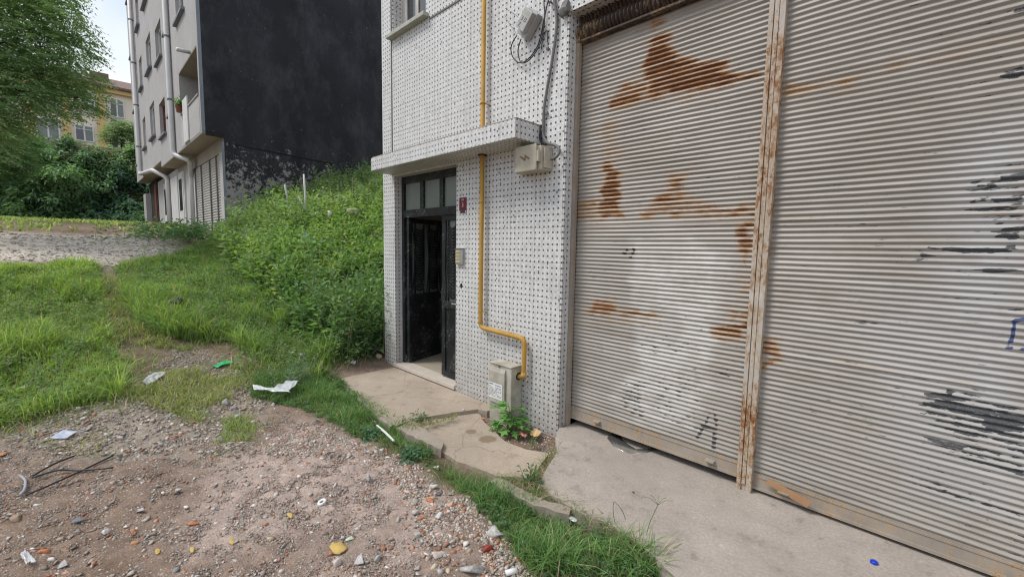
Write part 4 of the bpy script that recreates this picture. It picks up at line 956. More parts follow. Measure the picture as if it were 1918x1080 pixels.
# ------------------------------------------------------------------ embankment and the yellow house behind it
ey_ = np.linspace(-60, 26, 120); prof_e = [(-31.8, 2.0), (-32.6, 2.55), (-33.2, 3.3), (-33.9, 4.7), (-34.6, 6.0), (-35.4, 6.9), (-37, 7.3), (-44, 7.5), (-130, 8.2), (-130, 1.0), (-31.8, 1.0)]
V = []; 
for y in ey_:
    for i, (x, z) in enumerate(prof_e):
        j = (fbm(np.array([y*.35]), np.array([i*.8]), 3, 50)[0]-.5)
        V.append((x+(j*1.0 if 0 < i < 8 else 0), y, z+(j*.7 if 0 < i < 8 else 0)))
n_ = len(prof_e); m_ = len(ey_)
F = [(i*n_+k, i*n_+k+1, (i+1)*n_+k+1, (i+1)*n_+k) for i in range(m_-1) for k in range(n_-1)]
mb = MB().mat(M_EARTH).add(V, F); tag(mb.build('embankment', None, None, smooth=True), 'steep earth embankment behind the ivy at the end of the yard', 'bank', kind='structure')

YB = thing('yellow_house', (-53, 0, 7.3), 'cream house with ochre pilasters and a brown roof above the embankment', 'building')
XF = -50.
def hx(x, y): p = onX(x, y, XF); return p[1], p[2]
zt_ = 14.1
MB().mat(M_YELLOWW).box(-60, XF, -14, 9, 6.8, zt_).build('wall', None, YB)
rf = MB().mat(M_ROOF); rf.prism([(XF+.6, -14.6, zt_), (XF+.6, -14.6, zt_+.18), (-55, -14.6, zt_+2.2), (-60.6, -14.6, zt_+.2), (-60.6, -14.6, zt_)], (0, 24.2, 0)); roof = rf.build('roof', None, YB)
MB().mat(M_ORANGE).box(XF+.003, XF+.35, -14.3, 9.3, zt_-.32, zt_-.003).build('cornice', None, YB)
MB().mat(M_ROOF).box(-52.2, -51.2, 1.6, 2.75, zt_+.4, zt_+1.55).build('chimney', None, roof)
for (x, w_) in ((189, .5), (123, .45), (58, .45)):
    yy = hx(x, 215)[0]; MB().mat(M_ORANGE).box(XF+.003, XF+.14, yy-w_/2, yy+w_/2, 6.8, zt_-.33).build('pilaster', None, YB)
def ywin(px0, py0, px1, py1):
    a = hx(px0, (py0+py1)/2)[0]; c = hx(px1, (py0+py1)/2)[0]; zt = hx((px0+px1)/2, py0)[1]; zb = hx((px0+px1)/2, py1)[1]
    f = MB().mat(M_PVC); f.box(XF+.003, XF+.10, a, c, zb, zt); wn_ = f.build('window', None, YB)
    mid = (a+c)/2
    for (q0, q1) in ((a+.08, mid-.05), (mid+.05, c-.08)):
        MB().mat(M_GLASS if q0 < mid and px0 > 120 else M_FROST).box(XF+.1005, XF+.108, q0, q1, zb+.08, zt-.35).build('pane', None, wn_)
        MB().mat(M_FROST).box(XF+.1005, XF+.107, q0, q1, zt-.30, zt-.08).build('pane', None, wn_)
for r_ in ((205, 188, 233, 220), (140, 235, 176, 265), (68, 222, 112, 262), (208, 252, 236, 285), (155, 186, 178, 212), (75, 165, 105, 196)): ywin(*r_)
sdp = hx(219, 222); MB().mat(M_JBOX).tube([(XF+.003, sdp[0], sdp[1]-.25), (XF+.25, sdp[0], sdp[1]-.25)], .3, 14).build('satellite_dish', None, YB)

# ------------------------------------------------------------------ greenery generators (plain meshes of many small faces)
def pick(poly, n, extra=None):
    """n random ground points inside a polygon"""
    lo, hi = poly.min(0), poly.max(0); out = np.zeros((0, 2)); tries = 0
    while len(out) < n and tries < 60:
        q = lo+rng.random((n*3, 2))*(hi-lo); k = sdist(q[:, 0], q[:, 1], poly) > 0
        if extra is not None: k &= extra(q[:, 0], q[:, 1])
        out = np.vstack([out, q[k]]); tries += 1
    return out[:n]
def onground(q, dz=0.): return np.column_stack([q, height(q[:, 0], q[:, 1])+dz])
def blades(P, h, w, lean, c0, c1, drybits=.06):
    N = len(P); az = rng.random(N)*6.283; ld = np.stack([np.cos(az), np.sin(az)], 1); sa = az+1.57+rng.normal(0, .5, N); sdv = np.stack([np.cos(sa), np.sin(sa)], 1)
    lv = [(0, .9), (.35, 1.), (.7, .62), (1., 0.)]; V = []
    for s, wk in lv:
        d = (lean*h*s**1.8)[:, None]*ld; z = h*(s-.45*np.minimum(lean, 1.4)*s**2.4)
        c = np.column_stack([P[:, :2]+d, P[:, 2]+z])
        if wk == 0: V.append(c)
        else:
            off = np.column_stack([sdv*(w*wk/2)[:, None], np.zeros(N)]); V += [c-off, c+off]
    V = np.stack(V, 1).reshape(-1, 3); b = (np.arange(N)*7)[:, None]
    F = np.concatenate([b+np.array(t) for t in ((0, 1, 3), (0, 3, 2), (2, 3, 5), (2, 5, 4), (4, 5, 6))], 0)
    t = np.clip(rng.random(N)*.6+.8*(fbm(P[:, 0]*1.1, P[:, 1]*1.1, 3, 91)-.3), 0, 1)[:, None]; col = np.array(c0)*(1-t)+np.array(c1)*t; col = col*(.7+.6*rng.random((N, 1)))
    dry = rng.random(N) < drybits; col[dry] = np.array([.26, .22, .10])*(.7+.5*rng.random((dry.sum(), 1)))
    col = np.repeat(col, 7, 0); return V, F, col
def leaves(O, D, L, Wd, fold=.25, droop=.15, col=None):
    """diamond leaves: O base, D unit direction"""
    N = len(O); up = np.array([0, 0, 1.]); S = np.cross(D, up); S /= np.linalg.norm(S, axis=1, keepdims=True)+1e-6
    roll = rng.normal(0, .45, N)[:, None]; Nn = np.cross(S, D); S2 = S*np.cos(roll)+Nn*np.sin(roll); Nn = np.cross(S2, D)
    L = L[:, None]; Wd = Wd[:, None]
    tip = O+D*L; tip[:, 2] -= (L[:, 0]*droop); mid = O+D*L*.42
    V = np.stack([O, mid-S2*Wd/2+Nn*Wd*fold, tip, mid+S2*Wd/2+Nn*Wd*fold], 1).reshape(-1, 3)
    b = (np.arange(N)*4)[:, None]; F = np.concatenate([b+np.array((0, 2, 1)), b+np.array((0, 3, 2))], 0)
    return V, F, np.repeat(col, 4, 0)
def plants(P, H, nl, L, wr, c0, c1, lean=.35, pitch=(.1, .7), topbright=.5, spiral=2.4):
    N = len(P); az0 = rng.random(N)*6.283; ld = rng.random(N)*6.283; lm = lean*rng.random(N)
    j = np.tile(np.arange(nl), N); i = np.repeat(np.arange(N), nl); t = .12+.88*(j+rng.random(len(j)))/nl
    Hi = H[i]; sx = np.cos(ld[i])*lm[i]*Hi*t**1.5; sy = np.sin(ld[i])*lm[i]*Hi*t**1.5
    O = P[i]+np.stack([sx, sy, Hi*t*(1-.12*lm[i])], 1); a = az0[i]+j*spiral+rng.normal(0, .4, len(j))
    pt = pitch[0]+(pitch[1]-pitch[0])*t+rng.normal(0, .3, len(j))
    D = np.stack([np.cos(a)*np.cos(pt), np.sin(a)*np.cos(pt), np.sin(pt)], 1); Ls = L*(.55+.75*rng.random(len(j)))*(1.15-.55*t)
    O = O+D*(Ls*.35)[:, None]
    cc = np.clip(rng.random(N)*.5+1.1*(fbm(P[:, 0]*.9, P[:, 1]*.9, 3, 93)-.32), 0, 1)[i][:, None]*.75+.25*rng.random((len(j), 1)); col = np.array(c0)*(1-cc)+np.array(c1)*cc; col = col*(.8+.4*rng.random((len(j), 1)))
    V, F, C = leaves(O, D, Ls, Ls*wr, col=col)
    # stems as thin folded strips
    k = 4; tt = np.linspace(0, 1, k); SV = []
    for s in tt:
        c = P+np.stack([np.cos(ld)*lm*H*s**1.5, np.sin(ld)*lm*H*s**1.5, H*s*(1-.12*lm)], 1); wv = np.stack([np.cos(az0), np.sin(az0), 0*az0], 1)*(.0045*(1-.6*s))
        SV += [c-wv, c+wv]
    SV = np.stack(SV, 1).reshape(-1, 3); b = (np.arange(N)*2*k)[:, None]; SF = np.concatenate([b+np.array(q) for r in range(k-1) for q in ((2*r, 2*r+1, 2*r+3), (2*r, 2*r+3, 2*r+2))], 0)
    SC_ = np.repeat(np.tile(np.array([.10, .10, .04]), (N, 1)), 2*k, 0)
    return join([(V, F, C), (SV, SF, SC_)])
def join(parts):
    V = []; F = []; C = []; o = 0
    for v, f, c in parts: V.append(v); F.append(f+o); C.append(c); o += len(v)
    return np.vstack(V), np.vstack(F), np.vstack(C)
def put(name, parts, m, label=None, cat=None, kind=None, parent=None, loc=(0, 0, 0), group=None):
    V, F, C = join(parts) if isinstance(parts, list) else parts
    if parent is None and loc == (0, 0, 0): loc = (float(V[:, 0].mean()), float(V[:, 1].mean()), float(V[:, 2].min()))
    o = np_mesh(name, V, F, m, C, loc=loc if parent is None else tuple(parent.location), parent=parent); return tag(o, label, cat, group, kind)

GY1, GY2 = (.105, .165, .028), (.185, .26, .050)        # fresh grass
GD1, GD2 = (.040, .085, .022), (.075, .135, .035)        # deeper green
U = rng.uniform
def wide(poly, k=.5): lo, hi = poly.min(0)-k, poly.max(0)+k; return np.array([[lo[0], lo[1]], [hi[0], lo[1]], [hi[0], hi[1]], [lo[0], hi[1]]])
# tall meadow grass left and middle
pa = []
q = onground(pick(Z_TALL_L, 21000)); n = len(q); tuft = fbm(q[:, 0]*2.2, q[:, 1]*2.2, 3, 31); d = np.hypot(q[:, 0], q[:, 1])
pa.append(blades(q, (.07+.30*sstep(.38, .72, tuft))*(1-.45*sstep(6.5, 9, d))*U(.6, 1.2, n), .0042+.0009*d*U(.6, 1.1, n), U(.25, 1.25, n), GY1, GY2))
q = onground(pick(Z_TALL_M, 24000)); n = len(q); tuft = fbm(q[:, 0]*2.2, q[:, 1]*2.2, 3, 32); d = np.hypot(q[:, 0], q[:, 1])
pa.append(blades(q, (.08+.38*sstep(.36, .7, tuft))*(1-.6*sstep(6.5, 9.5, d))*U(.6, 1.2, n), .004+.0009*d*U(.6, 1.1, n), U(.25, 1.3, n), (.09, .15, .025), (.165, .24, .05), .1))
q = onground(pick(Z_PATH, 6000, lambda x, y: fbm(x*2.6, y*2.6, 3, 33) > .50)); n = len(q)
pa.append(blades(q, U(.03, .13, n), U(.004, .009, n), U(.4, 1.5, n), (.11, .15, .03), (.19, .22, .06), .25))
for p in Z_PATCH:
    pw_ = np.array(wide(p, .15)); q = pick(pw_, 1500); q = q[sdist(q[:, 0], q[:, 1], p)+(fbm(q[:, 0]*5, q[:, 1]*5, 3, 51)-.55)*.5*rng.random(len(q)) > 0]; q = onground(q); n = len(q); pa.append(blades(q, U(.03, .12, n), U(.003, .006, n), U(.3, 1.2, n), GY1, GY2, .1))
q = onground(np.column_stack([U(-31, -13.8, 9000), U(-4, 3.4, 9000)])); k = (fbm(q[:, 0]*.5, q[:, 1]*.8, 3, 34) > .5) | (q[:, 0] < -24); q = q[k]; n = len(q)
pa.append(blades(q, U(.06, .2, n), U(.02, .045, n), U(.3, 1.1, n), (.10, .15, .03), (.18, .24, .06), .1))
put('meadow_grass', pa, M_GRASS, 'tall bright green grass growing over the left half of the yard', 'grass', 'stuff')
# ragged outliers and broad weeds round the meadow edges
def ring(poly, w_): return lambda x, y: (np.abs(sdist(x, y, poly)) < w_*rng.random(len(x))**1.5)
pa = []
for zpoly in (Z_TALL_L, Z_TALL_M):
    q = pick(wide(zpoly), 3600, ring(zpoly, .45)); q = q[(q[:, 0] > -9.5) & (sdist(q[:, 0], q[:, 1], np.array(e1)) < -.05)]; q = onground(q); n = len(q); pa.append(blades(q, U(.04, .22, n), U(.004, .008, n), U(.4, 1.5, n), (.08, .13, .025), (.17, .22, .05), .18))
    q = onground(pick(zpoly, 420, lambda x, y: x > -9.5)); n = len(q); pa.append(plants(q, U(.08, .32, n), 13, .055, .42, (.06, .115, .03), (.13, .19, .06), .6))
q = onground(pick(Z_STONY, 900, lambda x, y: fbm(x*3, y*3, 3, 95) > .58)); n = len(q); pa.append(blades(q, U(.02, .09, n), U(.003, .006, n), U(.4, 1.5, n), (.10, .14, .03), (.19, .21, .07), .25))
put('low_weeds', pa, M_LEAF, 'low mixed weeds and stray blades fringing the tall grass', 'weeds', 'stuff')
# kerb strip
def edge_ok(x, y): return (sdist(x, y, np.array(ap)) < .02) & ((sdist(x, y, Z_STRIP)+(fbm(x*3.5, y*3.5, 3, 58)-.5)*.5 > .02) | (rng.random(len(x)) < .12))
q = onground(pick(Z_STRIP, 12500, edge_ok)); n = len(q); tuft = fbm(q[:, 0]*4, q[:, 1]*4, 3, 35); near = sstep(-2.3, -1.2, q[:, 0])
pa = [blades(q, (.045+.085*sstep(.4, .7, tuft)+.10*near*sstep(.35, .65, tuft))*U(.6, 1.25, n), U(.0028, .0052, n)*(1+.25*near), U(.3, 1.5, n), (.050, .105, .022), (.095, .175, .035), .05)]
q = onground(pick(Z_STRIP, 500, lambda x, y: (sdist(x, y, Z_STRIP) < .09) & edge_ok(x, y))); n = len(q)
pa.append(plants(q, U(.03, .08, n), 7, .03, .7, (.04, .09, .025), (.07, .13, .035), .5, (-.1, .4)))
put('kerb_grass', pa, M_GRASS, 'dark green grass strip between the rubble and the concrete slabs', 'grass', 'stuff')
# grass rooted in the joints of the slabs
jl = [zp(c, -.06) for c in ([(1050, 838), (1020, 872), (1004, 890), (985, 905), (1010, 918), (1000, 940)], [(760, 790), (772, 800), (820, 790), (860, 778)], [(930, 893), (960, 900), (1000, 920), (1060, 945), (1110, 975), (1150, 1000), (1220, 1050)])]
Q = []
for l in jl:
    for a, b_ in zip(l, l[1:]):
        a, b_ = np.array(a), np.array(b_); k = int(np.linalg.norm(b_-a)*380); Q.append(a+(b_-a)*rng.random((k, 1))+rng.normal(0, .022, (k, 2)))
Q = np.vstack(Q); Q = np.column_stack([Q, np.full(len(Q), -.07)]); n = len(Q)
put('joint_grass', [blades(Q, U(.03, .11, n), U(.003, .005, n), U(.5, 1.6, n), (.06, .10, .025), (.14, .17, .05), .35)], M_GRASS, 'wiry grass rooted in the broken joints of the slabs', 'grass', 'stuff')

# weeds over the mound between the two buildings
pa = []
q = onground(pick(Z_WEED, 1150, lambda x, y: x > -7.4)); n = len(q); ht = U(.3, .8, n)*(1+.4*sstep(-6.4, -5.5, q[:, 0])); lump = .15+1.7*fbm(q[:, 0]*1.5, q[:, 1]*1.5, 3, 97); pa.append(plants(q, ht*lump, 22, .125, .52, (.045, .095, .026), (.12, .195, .05), .55))
q = onground(np.column_stack([U(-6.4, -5.32, 150), U(2.25, 3.4, 150)])); n = len(q); pa.append(plants(q, U(.5, 1.05, n), 30, .085, .36, (.035, .080, .024), (.075, .145, .04), .75, (-.4, .4)))
q = onground(pick(Z_WEED, 1500, lambda x, y: (x <= -7.2) & (x > -10))); n = len(q); lump = .3+1.4*fbm(q[:, 0]*1.3, q[:, 1]*1.3, 3, 97); pa.append(plants(q, U(.3, .75, n)*lump, 22, .145, .5, (.06, .12, .028), (.16, .235, .055), .6))
q = onground(pick(Z_WEED, 1700, lambda x, y: x <= -9.8)); n = len(q); lump = .3+1.4*fbm(q[:, 0]*1.1, q[:, 1]*1.1, 3, 98); pa.append(plants(q, U(.3, .85, n)*lump, 20, .17, .5, (.065, .12, .034), (.165, .23, .07), .6))
q = onground(pick(Z_WEED, 5000)); n = len(q); pa.append(blades(q, U(.15, .5, n), U(.006, .013, n), U(.4, 1.4, n), (.06, .11, .02), (.13, .20, .04)))
q = onground(pick(Z_TALL_M, 260)); n = len(q); pa.append(plants(q, U(.15, .4, n), 16, .06, .4, (.05, .11, .03), (.10, .18, .05), .5))
q = onground(pick(Z_WEED, 800)); n = len(q); pa.append(blades(q, U(.4, .95, n), U(.006, .012, n), U(.2, .7, n), (.20, .165, .10), (.30, .25, .15), 0.))
q = onground(pick(Z_WEED, 130)); n = len(q); pa.append(plants(q, U(.4, .8, n), 20, .13, .4, (.18, .22, .05), (.24, .26, .08), .7))
q = onground(np.column_stack([U(-13.2, -9.5, 160), U(4.5, 8.3, 160)])); n = len(q); pa.append(plants(q, U(.7, 1.2, n), 34, .10, .3, (.05, .10, .035), (.10, .16, .06), .5))
q = [onG(a_, b__) for a_ in range(585, 700, 9) for b__ in (648, 662, 676)]; q = np.array([p for p in q if p[0] < -5.3]); q = q+np.column_stack([rng.normal(0, .06, (len(q), 2)), 0*q[:, :1]]); n = len(q); pa.append(plants(q, U(.15, .42, n), 18, .075, .45, (.04, .085, .025), (.085, .15, .04), .8, (-.3, .4)))
put('weeds', pa, M_LEAF, 'dense leafy weeds covering the mound between the two buildings', 'weeds', 'stuff')

# single plants one can pick out
def one_plant(name, px_, label, cat, H, nst, nl, L, wr, c0, c1, spread=.08, lean=.6, pitch=(.0, .6), at=None):
    g = onG(*px_) if at is None else np.array(at); q = g+np.column_stack([rng.normal(0, spread, (nst, 2)), np.zeros(nst)]); 
    return put(name, [plants(q, U(.6, 1.05, nst)*H, nl, L, wr, c0, c1, lean, pitch)], M_LEAF, label, cat, loc=tuple(map(float, g)))
one_plant('bush', (352, 452), 'round green bush before the garage shutter of the grey block', 'bush', .55, 46, 18, .13, .5, (.05, .10, .04), (.09, .16, .06), .5, .5)
one_plant('bush', (300, 447), 'low spreading bush by the entrance step of the grey block', 'bush', .3, 22, 14, .13, .5, (.06, .11, .03), (.10, .17, .05), .45, .6)
one_plant('weed_plant', (552, 720), 'grey green weed clump above the white plastic strip', 'plant', .38, 16, 18, .055, .35, (.07, .12, .06), (.11, .17, .09), .07, .5)
one_plant('weed_plant', (468, 690), 'pale umbel weed beside the green plastic strip', 'plant', .30, 5, 12, .06, .4, (.09, .15, .06), (.14, .2, .09), .05, .7)
one_plant('broadleaf_weed', (585, 480), 'blue green broad-leaved plant in the middle of the weed mound', 'plant', .55, 9, 14, .19, .62, (.10, .17, .13), (.15, .23, .17), .12, .5, at=onG(572, 500))
one_plant('dock_weed', (650, 705), 'tall drooping dark weed rooted at the left pier of the doorway', 'plant', 1.0, 14, 28, .11, .34, (.03, .07, .02), (.06, .12, .03), .2, .5, at=(-5.6, 2.75, height(-5.6, 2.75)))
one_plant('small_weed', (772, 794), 'small flat weed in the joint of the sandy slab', 'plant', .07, 12, 8, .05, .5, (.05, .09, .03), (.09, .13, .04), .05, 1., at=onZ(775, 792, -.09))
one_plant('small_weed', (1000, 812), 'tiny green weed below the candy wrappers', 'plant', .09, 5, 8, .03, .5, (.05, .10, .03), (.09, .14, .05), .015, .8, at=onZ(999, 836, -.09))
one_plant('small_weed', (985, 905), 'dark leafy weed at the corner of the apron joint', 'plant', .12, 8, 9, .045, .45, (.03, .07, .025), (.06, .11, .03), .03, .8, at=onZ(1000, 905, -.06))
one_plant('clover_weed', (690, 818), 'flat round-leaved weed on the edge of the rubble', 'plant', .06, 20, 7, .045, .85, (.035, .08, .03), (.06, .12, .045), .045, 1., (-.2, .3))
one_plant('clover_weed', (770, 855), 'round-leaved weed patch beside the fallen stick', 'plant', .07, 22, 7, .045, .85, (.035, .08, .03), (.06, .12, .045), .045, 1., (-.2, .3))
# fig-like lobed plant by the meter box
fp = onZ(955, 812, -.12); lob = thing('lobed_plant', fp, 'bright green lobed-leaf plant growing at the foot of the gas meter box', 'plant')
shape = [(0, 0), (.16, .10), (.42, .36), (.44, .14), (.72, .34), (.70, .12), (1.0, .0), (.70, -.12), (.72, -.34), (.44, -.14), (.42, -.36), (.16, -.10)]
LV = []; LF = []; LC = []; st = MB().mat(M_LEAF)
for k in range(34):
    a = U(0, 6.283); hgt = U(.05, .27); rad = U(.02, .13)*(1.3-hgt*2); base = fp+np.array([math.cos(a)*rad, math.sin(a)*rad*.8, hgt]); a2 = a+rng.normal(0, .5)
    D = np.array([math.cos(a2)*.85, math.sin(a2)*.85, U(-.45, .35)]); D /= np.linalg.norm(D); S = np.cross(D, [0, 0, 1]); S /= np.linalg.norm(S); Nn = np.cross(S, D); L = U(.085, .135)
    o = len(LV); c = np.array([.085, .19, .035])*U(.7, 1.25)
    for (u, v) in shape: LV.append(base+D*u*L+S*v*L*1.15+Nn*(abs(v)*.25-.25*u*u)*L); LC.append(c)
    for t in range(1, len(shape)-1): LF.append((o, o+t, o+t+1))
    st.tube([fp+np.array([rng.normal(0, .008), rng.normal(0, .008), 0]), (fp+base)/2+np.array([0, 0, .04]), base], .0022, 5)
put('foliage', (np.array(LV), np.array(LF), np.array(LC)), M_LEAF, parent=lob)
M_STEM = simple('green_stem', (.10, .16, .05), (.08, .12, .04), 20, .7, .1, .001); st.mats = [M_STEM]; st.build('stem', None, lob)
# tall seeding grass stalk at the bottom right
g0 = onG(1205, 1030); tip = onY(1232, 945, g0[1]+.05)
ss = MB().mat(M_STEM); ss.tube(bez([g0, (g0+tip)/2+np.array([-.01, 0, .01]), tip], 5), .0018, 6)
for a in range(5):
    an = -.9+a*.45; e = tip+np.array([math.sin(an)*.085, .02*(a-2), .05*math.cos(an)+.005]); ss.tube(bez([tip, (tip+e)/2+np.array([0, 0, .012]), e], 4), .0011, 5)
tag(ss.build('grass_stalk', None, None), 'tall seeding grass stalk spreading five thin fingers over the apron edge', 'plant')
g0 = onG(1160, 1010); e = onY(1150, 940, g0[1]); ss = MB().mat(M_STEM).tube(bez([g0, (g0+e)/2+np.array([-.02, 0, .02]), e, e+np.array([.05, 0, -.02]), e+np.array([.08, 0, -.07])], 6), .0018, 6)
tag(ss.build('grass_stalk', None, None), 'drooping bent grass stalk left of the taller one', 'plant')
# potted plant on the balcony
put('foliage', [plants(np.array([[-16.2, FU-.05, 5.52]])+rng.normal(0, .05, (14, 3))*np.array([1, .5, 0]), U(.12, .28, 14), 12, .10, .5, (.05, .10, .03), (.09, .15, .05), .8)], M_LEAF, parent=pot)
MB().mat(M_BROWNWOOD).tube([(-16.2, FU-.05, 5.357), (-16.2, FU-.05, 5.53)], [.09, .12], 12).build('pot', None, pot)

# ivy on the embankment
NI = 52000
t = rng.random(NI)**.9; yb = U(-11, 9.5, NI); pe = np.array(prof_e[:9][:7]+[(-37.5, 7.4)]); pe = np.array([(-31.9, 2.55), (-32.6, 2.9), (-33.2, 3.6), (-33.9, 4.9), (-34.6, 6.1), (-35.3, 7.0), (-36.4, 7.3)])
s = t*(len(pe)-1); k = np.clip(s.astype(int), 0, len(pe)-2); fr = s-k; xb = pe[k, 0]*(1-fr)+pe[k+1, 0]*fr; zb = pe[k, 1]*(1-fr)+pe[k+1, 1]*fr
cl = fbm(yb*.75, zb*.9, 4, 61); keep = (cl > .36)|(rng.random(NI) < .25); yb, xb, zb, cl = yb[keep], xb[keep], zb[keep], cl[keep]; NI = len(yb)
outw = 1.5*sstep(.35, .75, cl)+rng.random(NI)*.45
O = np.stack([xb+outw, yb, zb+.3*sstep(.4, .7, cl)+rng.normal(0, .12, NI)], 1); O[:, 2] += .12*sstep(6.6, 7.3, zb)*rng.random(NI)-.25*sstep(6., 7.3, zb)
a = rng.normal(0, .9, NI); pt = rng.normal(-.35, .4, NI); D = np.stack([np.cos(a)*np.cos(pt), np.sin(a)*np.cos(pt), np.sin(pt)], 1)
cm_ = sstep(.3, .7, fbm(yb*.5+9, zb*.6, 3, 62))[:, None]; colv = np.array([.032, .074, .030])*(1-cm_)+np.array([.092, .16, .05])*cm_; colv = colv*(.65+.7*rng.random((NI, 1)))
br = sstep(.55, .75, cl)[:, None]; colv = colv*(1-.5*br)+np.array([.085, .155, .045])*.5*br
Ls = U(.16, .34, NI)
put('ivy', [leaves(O, D, Ls, Ls*.42, .2, .2, colv)], M_LEAF, 'dense dark green creeper hanging down the embankment at the end of the yard', 'creeper', 'stuff')

# trees
def frond_cloud(centres, radii, n, fl, c0, c1, leaflets=9, droop=.5, flat=.7):
    """feathery compound leaves around a set of lobes"""
    centres = np.array(centres); radii = np.array(radii); w_ = radii**2.2; i = rng.choice(len(radii), n, p=w_/w_.sum())
    dv = rng.normal(0, 1, (n, 3)); dv /= np.linalg.norm(dv, axis=1, keepdims=True); rr = radii[i]*(.45+.6*rng.random(n)**.6)
    O = centres[i]+dv*rr[:, None]*np.array([1, 1, flat])
    az = np.arctan2(dv[:, 1], dv[:, 0])+rng.normal(0, .8, n); pt = -droop*rng.random(n)+.25
    D = np.stack([np.cos(az)*np.cos(pt), np.sin(az)*np.cos(pt), np.sin(pt)], 1); L = fl*(.6+.7*rng.random(n))
    S = np.cross(D, [0, 0, 1.]); S /= np.linalg.norm(S, axis=1, keepdims=True)+1e-6
    tone = np.clip(.5+.5*dv[:, 2]*.5+rng.normal(0, .25, n), 0, 1); vals = rng.random(len(radii))[i]; tone = .55*tone+.45*vals
    parts_O = []; parts_D = []; parts_L = []; parts_C = []
    for k in range(leaflets):
        u = (k//2+1)/(leaflets//2+1); sg = 1 if k % 2 else -1
        if k == leaflets-1: sg = 0
        p = O+D*(L*u)[:, None]; p[:, 2] -= L*u*u*.28
        dd = D*.45+S*sg*.9; dd[:, 2] -= .18; dd /= np.linalg.norm(dd, axis=1, keepdims=True)
        parts_O.append(p); parts_D.append(dd); parts_L.append(L*.34*(1.1-.4*u)); parts_C.append(np.array(c0)*(1-tone[:, None])+np.array(c1)*tone[:, None])
    O = np.vstack(parts_O); Dd = np.vstack(parts_D); Lx = np.concatenate(parts_L); C = np.vstack(parts_C)*(.8+.4*rng.random((len(O), 1)))
    return leaves(O, Dd, Lx, Lx*.40, .15, .1, C)
def lobes_px(lst, X0):
    c = []; r = []
    for (x, y, rad, dx) in lst: c.append(onX(x, y, X0+dx)); r.append(rad)
    return c, np.array(r)
tx0, ty0 = -14.2, -4.6; tz0 = float(height(tx0, ty0))
tree = thing('acacia_tree', (tx0, ty0, tz0), 'feathery green acacia reaching into the frame from the left above the yard', 'tree')
lst = [(-20, 30, .95, 0), (40, 20, .6, -.5), (85, 25, .55, .2), (120, 40, .42, .6), (30, 80, .75, .5), (90, 85, .62, -.6), (135, 95, .42, 0), (-10, 130, .85, -.8), (55, 135, .7, .3), (105, 140, .6, .4), (148, 150, .38, -.2), (20, 180, .65, .6), (75, 185, .62, -.4), (125, 190, .48, .3), (160, 185, .33, .5), (172, 205, .22, .2), (10, 215, .42, 0), (-30, 225, .55, .4), (-90, 60, 1.1, 0), (-100, 180, 1.0, 0), (150, 60, .25, .3), (165, 75, .2, 0), (20, -40, .8, .2), (80, -30, .6, 0), (-60, -60, 1., .3), (172, 150, .18, .2), (120, 5, .22, .4), (185, 190, .12, .1), (-40, 270, .45, .2), (10, 245, .3, 0)]
cc_, rr_ = lobes_px(lst, -13.2)
put('crown', [frond_cloud(cc_, rr_*.96, 6300, .25, (.070, .130, .048), (.165, .225, .082), 9, .8)], M_LEAF, parent=tree)
tk = MB().mat(M_BARK); hub = np.array([tx0+.3, ty0+.7, tz0+2.3])
tk.tube(bez([(tx0, ty0, tz0-.2), (tx0+.1, ty0+.2, tz0+1.1), hub, hub+np.array([.2, .5, 1.4])], 6), [.17-.0055*i for i in range(19)], 10); tk.build('trunk', None, tree, smooth=True)
for c in (cc_[4], cc_[9], cc_[12], cc_[2], cc_[17], cc_[7], cc_[14]):
    lb = MB().mat(M_BARK).tube(bez([hub, hub*.5+c*.5+np.array([0, 0, .15]), c], 6), [.06-.004*i for i in range(13)], 7); lb.build('limb', None, tree, smooth=True)
def small_tree(x, y, X0, lob, label, name='shrub_tree', fl=.5, c0=(.07, .11, .04), c1=(.14, .19, .07), zb=7.2, n=800):
    c, r = lobes_px(lob, X0); b0 = onX(x, y, X0); b0[2] = zb; t_ = thing(name, b0, label, 'tree')
    put('crown', [frond_cloud(c, r, n, fl, c0, c1, 7, .5)], M_LEAF, parent=t_)
    tk = MB().mat(M_BARK).tube([b0-np.array([0, 0, .3]), (b0+c[0])/2, c[0]], [.12, .09, .05], 8); tk.build('trunk', None, t_); 
    for q_ in c[1:4]: MB().mat(M_BARK).tube([(b0+c[0])/2, q_], [.05, .02], 6).build('limb', None, t_)
small_tree(228, 250, -39, [(228, 240, .6, 0), (214, 248, .45, 0), (243, 238, .55, .4), (225, 258, .7, .5), (245, 255, .6, 0)], 'small pale green tree before the yellow house beside the grey block')
small_tree(20, 250, -30, [(20, 262, .9, 0), (-10, 250, 1.2, 0), (5, 290, 1.1, .5), (-30, 300, 1.3, 0), (30, 300, .6, .6)], 'pale green shrub at the left end of the ivy bank', 'bank_shrub', .45, (.05, .10, .035), (.11, .18, .06), 4.9, 1800)

# ------------------------------------------------------------------ sticks and debris in the weeds
def stick(x0, y0, x1, y1, X, r, m, label, cat='stake', taper=.8):
    a, b_ = onX(x0, y0, X), onX(x1, y1, X+.15); a[2] -= .25
    tag(MB().mat(m).tube([a, a*.5+b_*.5+np.array([0, .006, 0]), b_], [r, r*.92, r*taper], 8).build('stake', None, None, smooth=True), label, cat, 'sticks standing in the weed mound')
M_PALEW = simple('pale_painted_wood', (.66, .66, .64), (.55, .54, .51), 9, .7, .2, .001); M_TWIG = simple('weathered_twig', (.22, .19, .15), (.16, .135, .105), 14, .9, .3, .002)
stick(574, 410, 569, 326, -10.6, .026, M_PALEW, 'tall upright white stake in the weed mound')
stick(585, 403, 559, 367, -10.4, .020, M_PALEW, 'white stake leaning across the foot of the tall one')
stick(541, 372, 533, 345, -11.4, .024, M_PALEW, 'short white stake leaning left of the tall one, against the black wall')
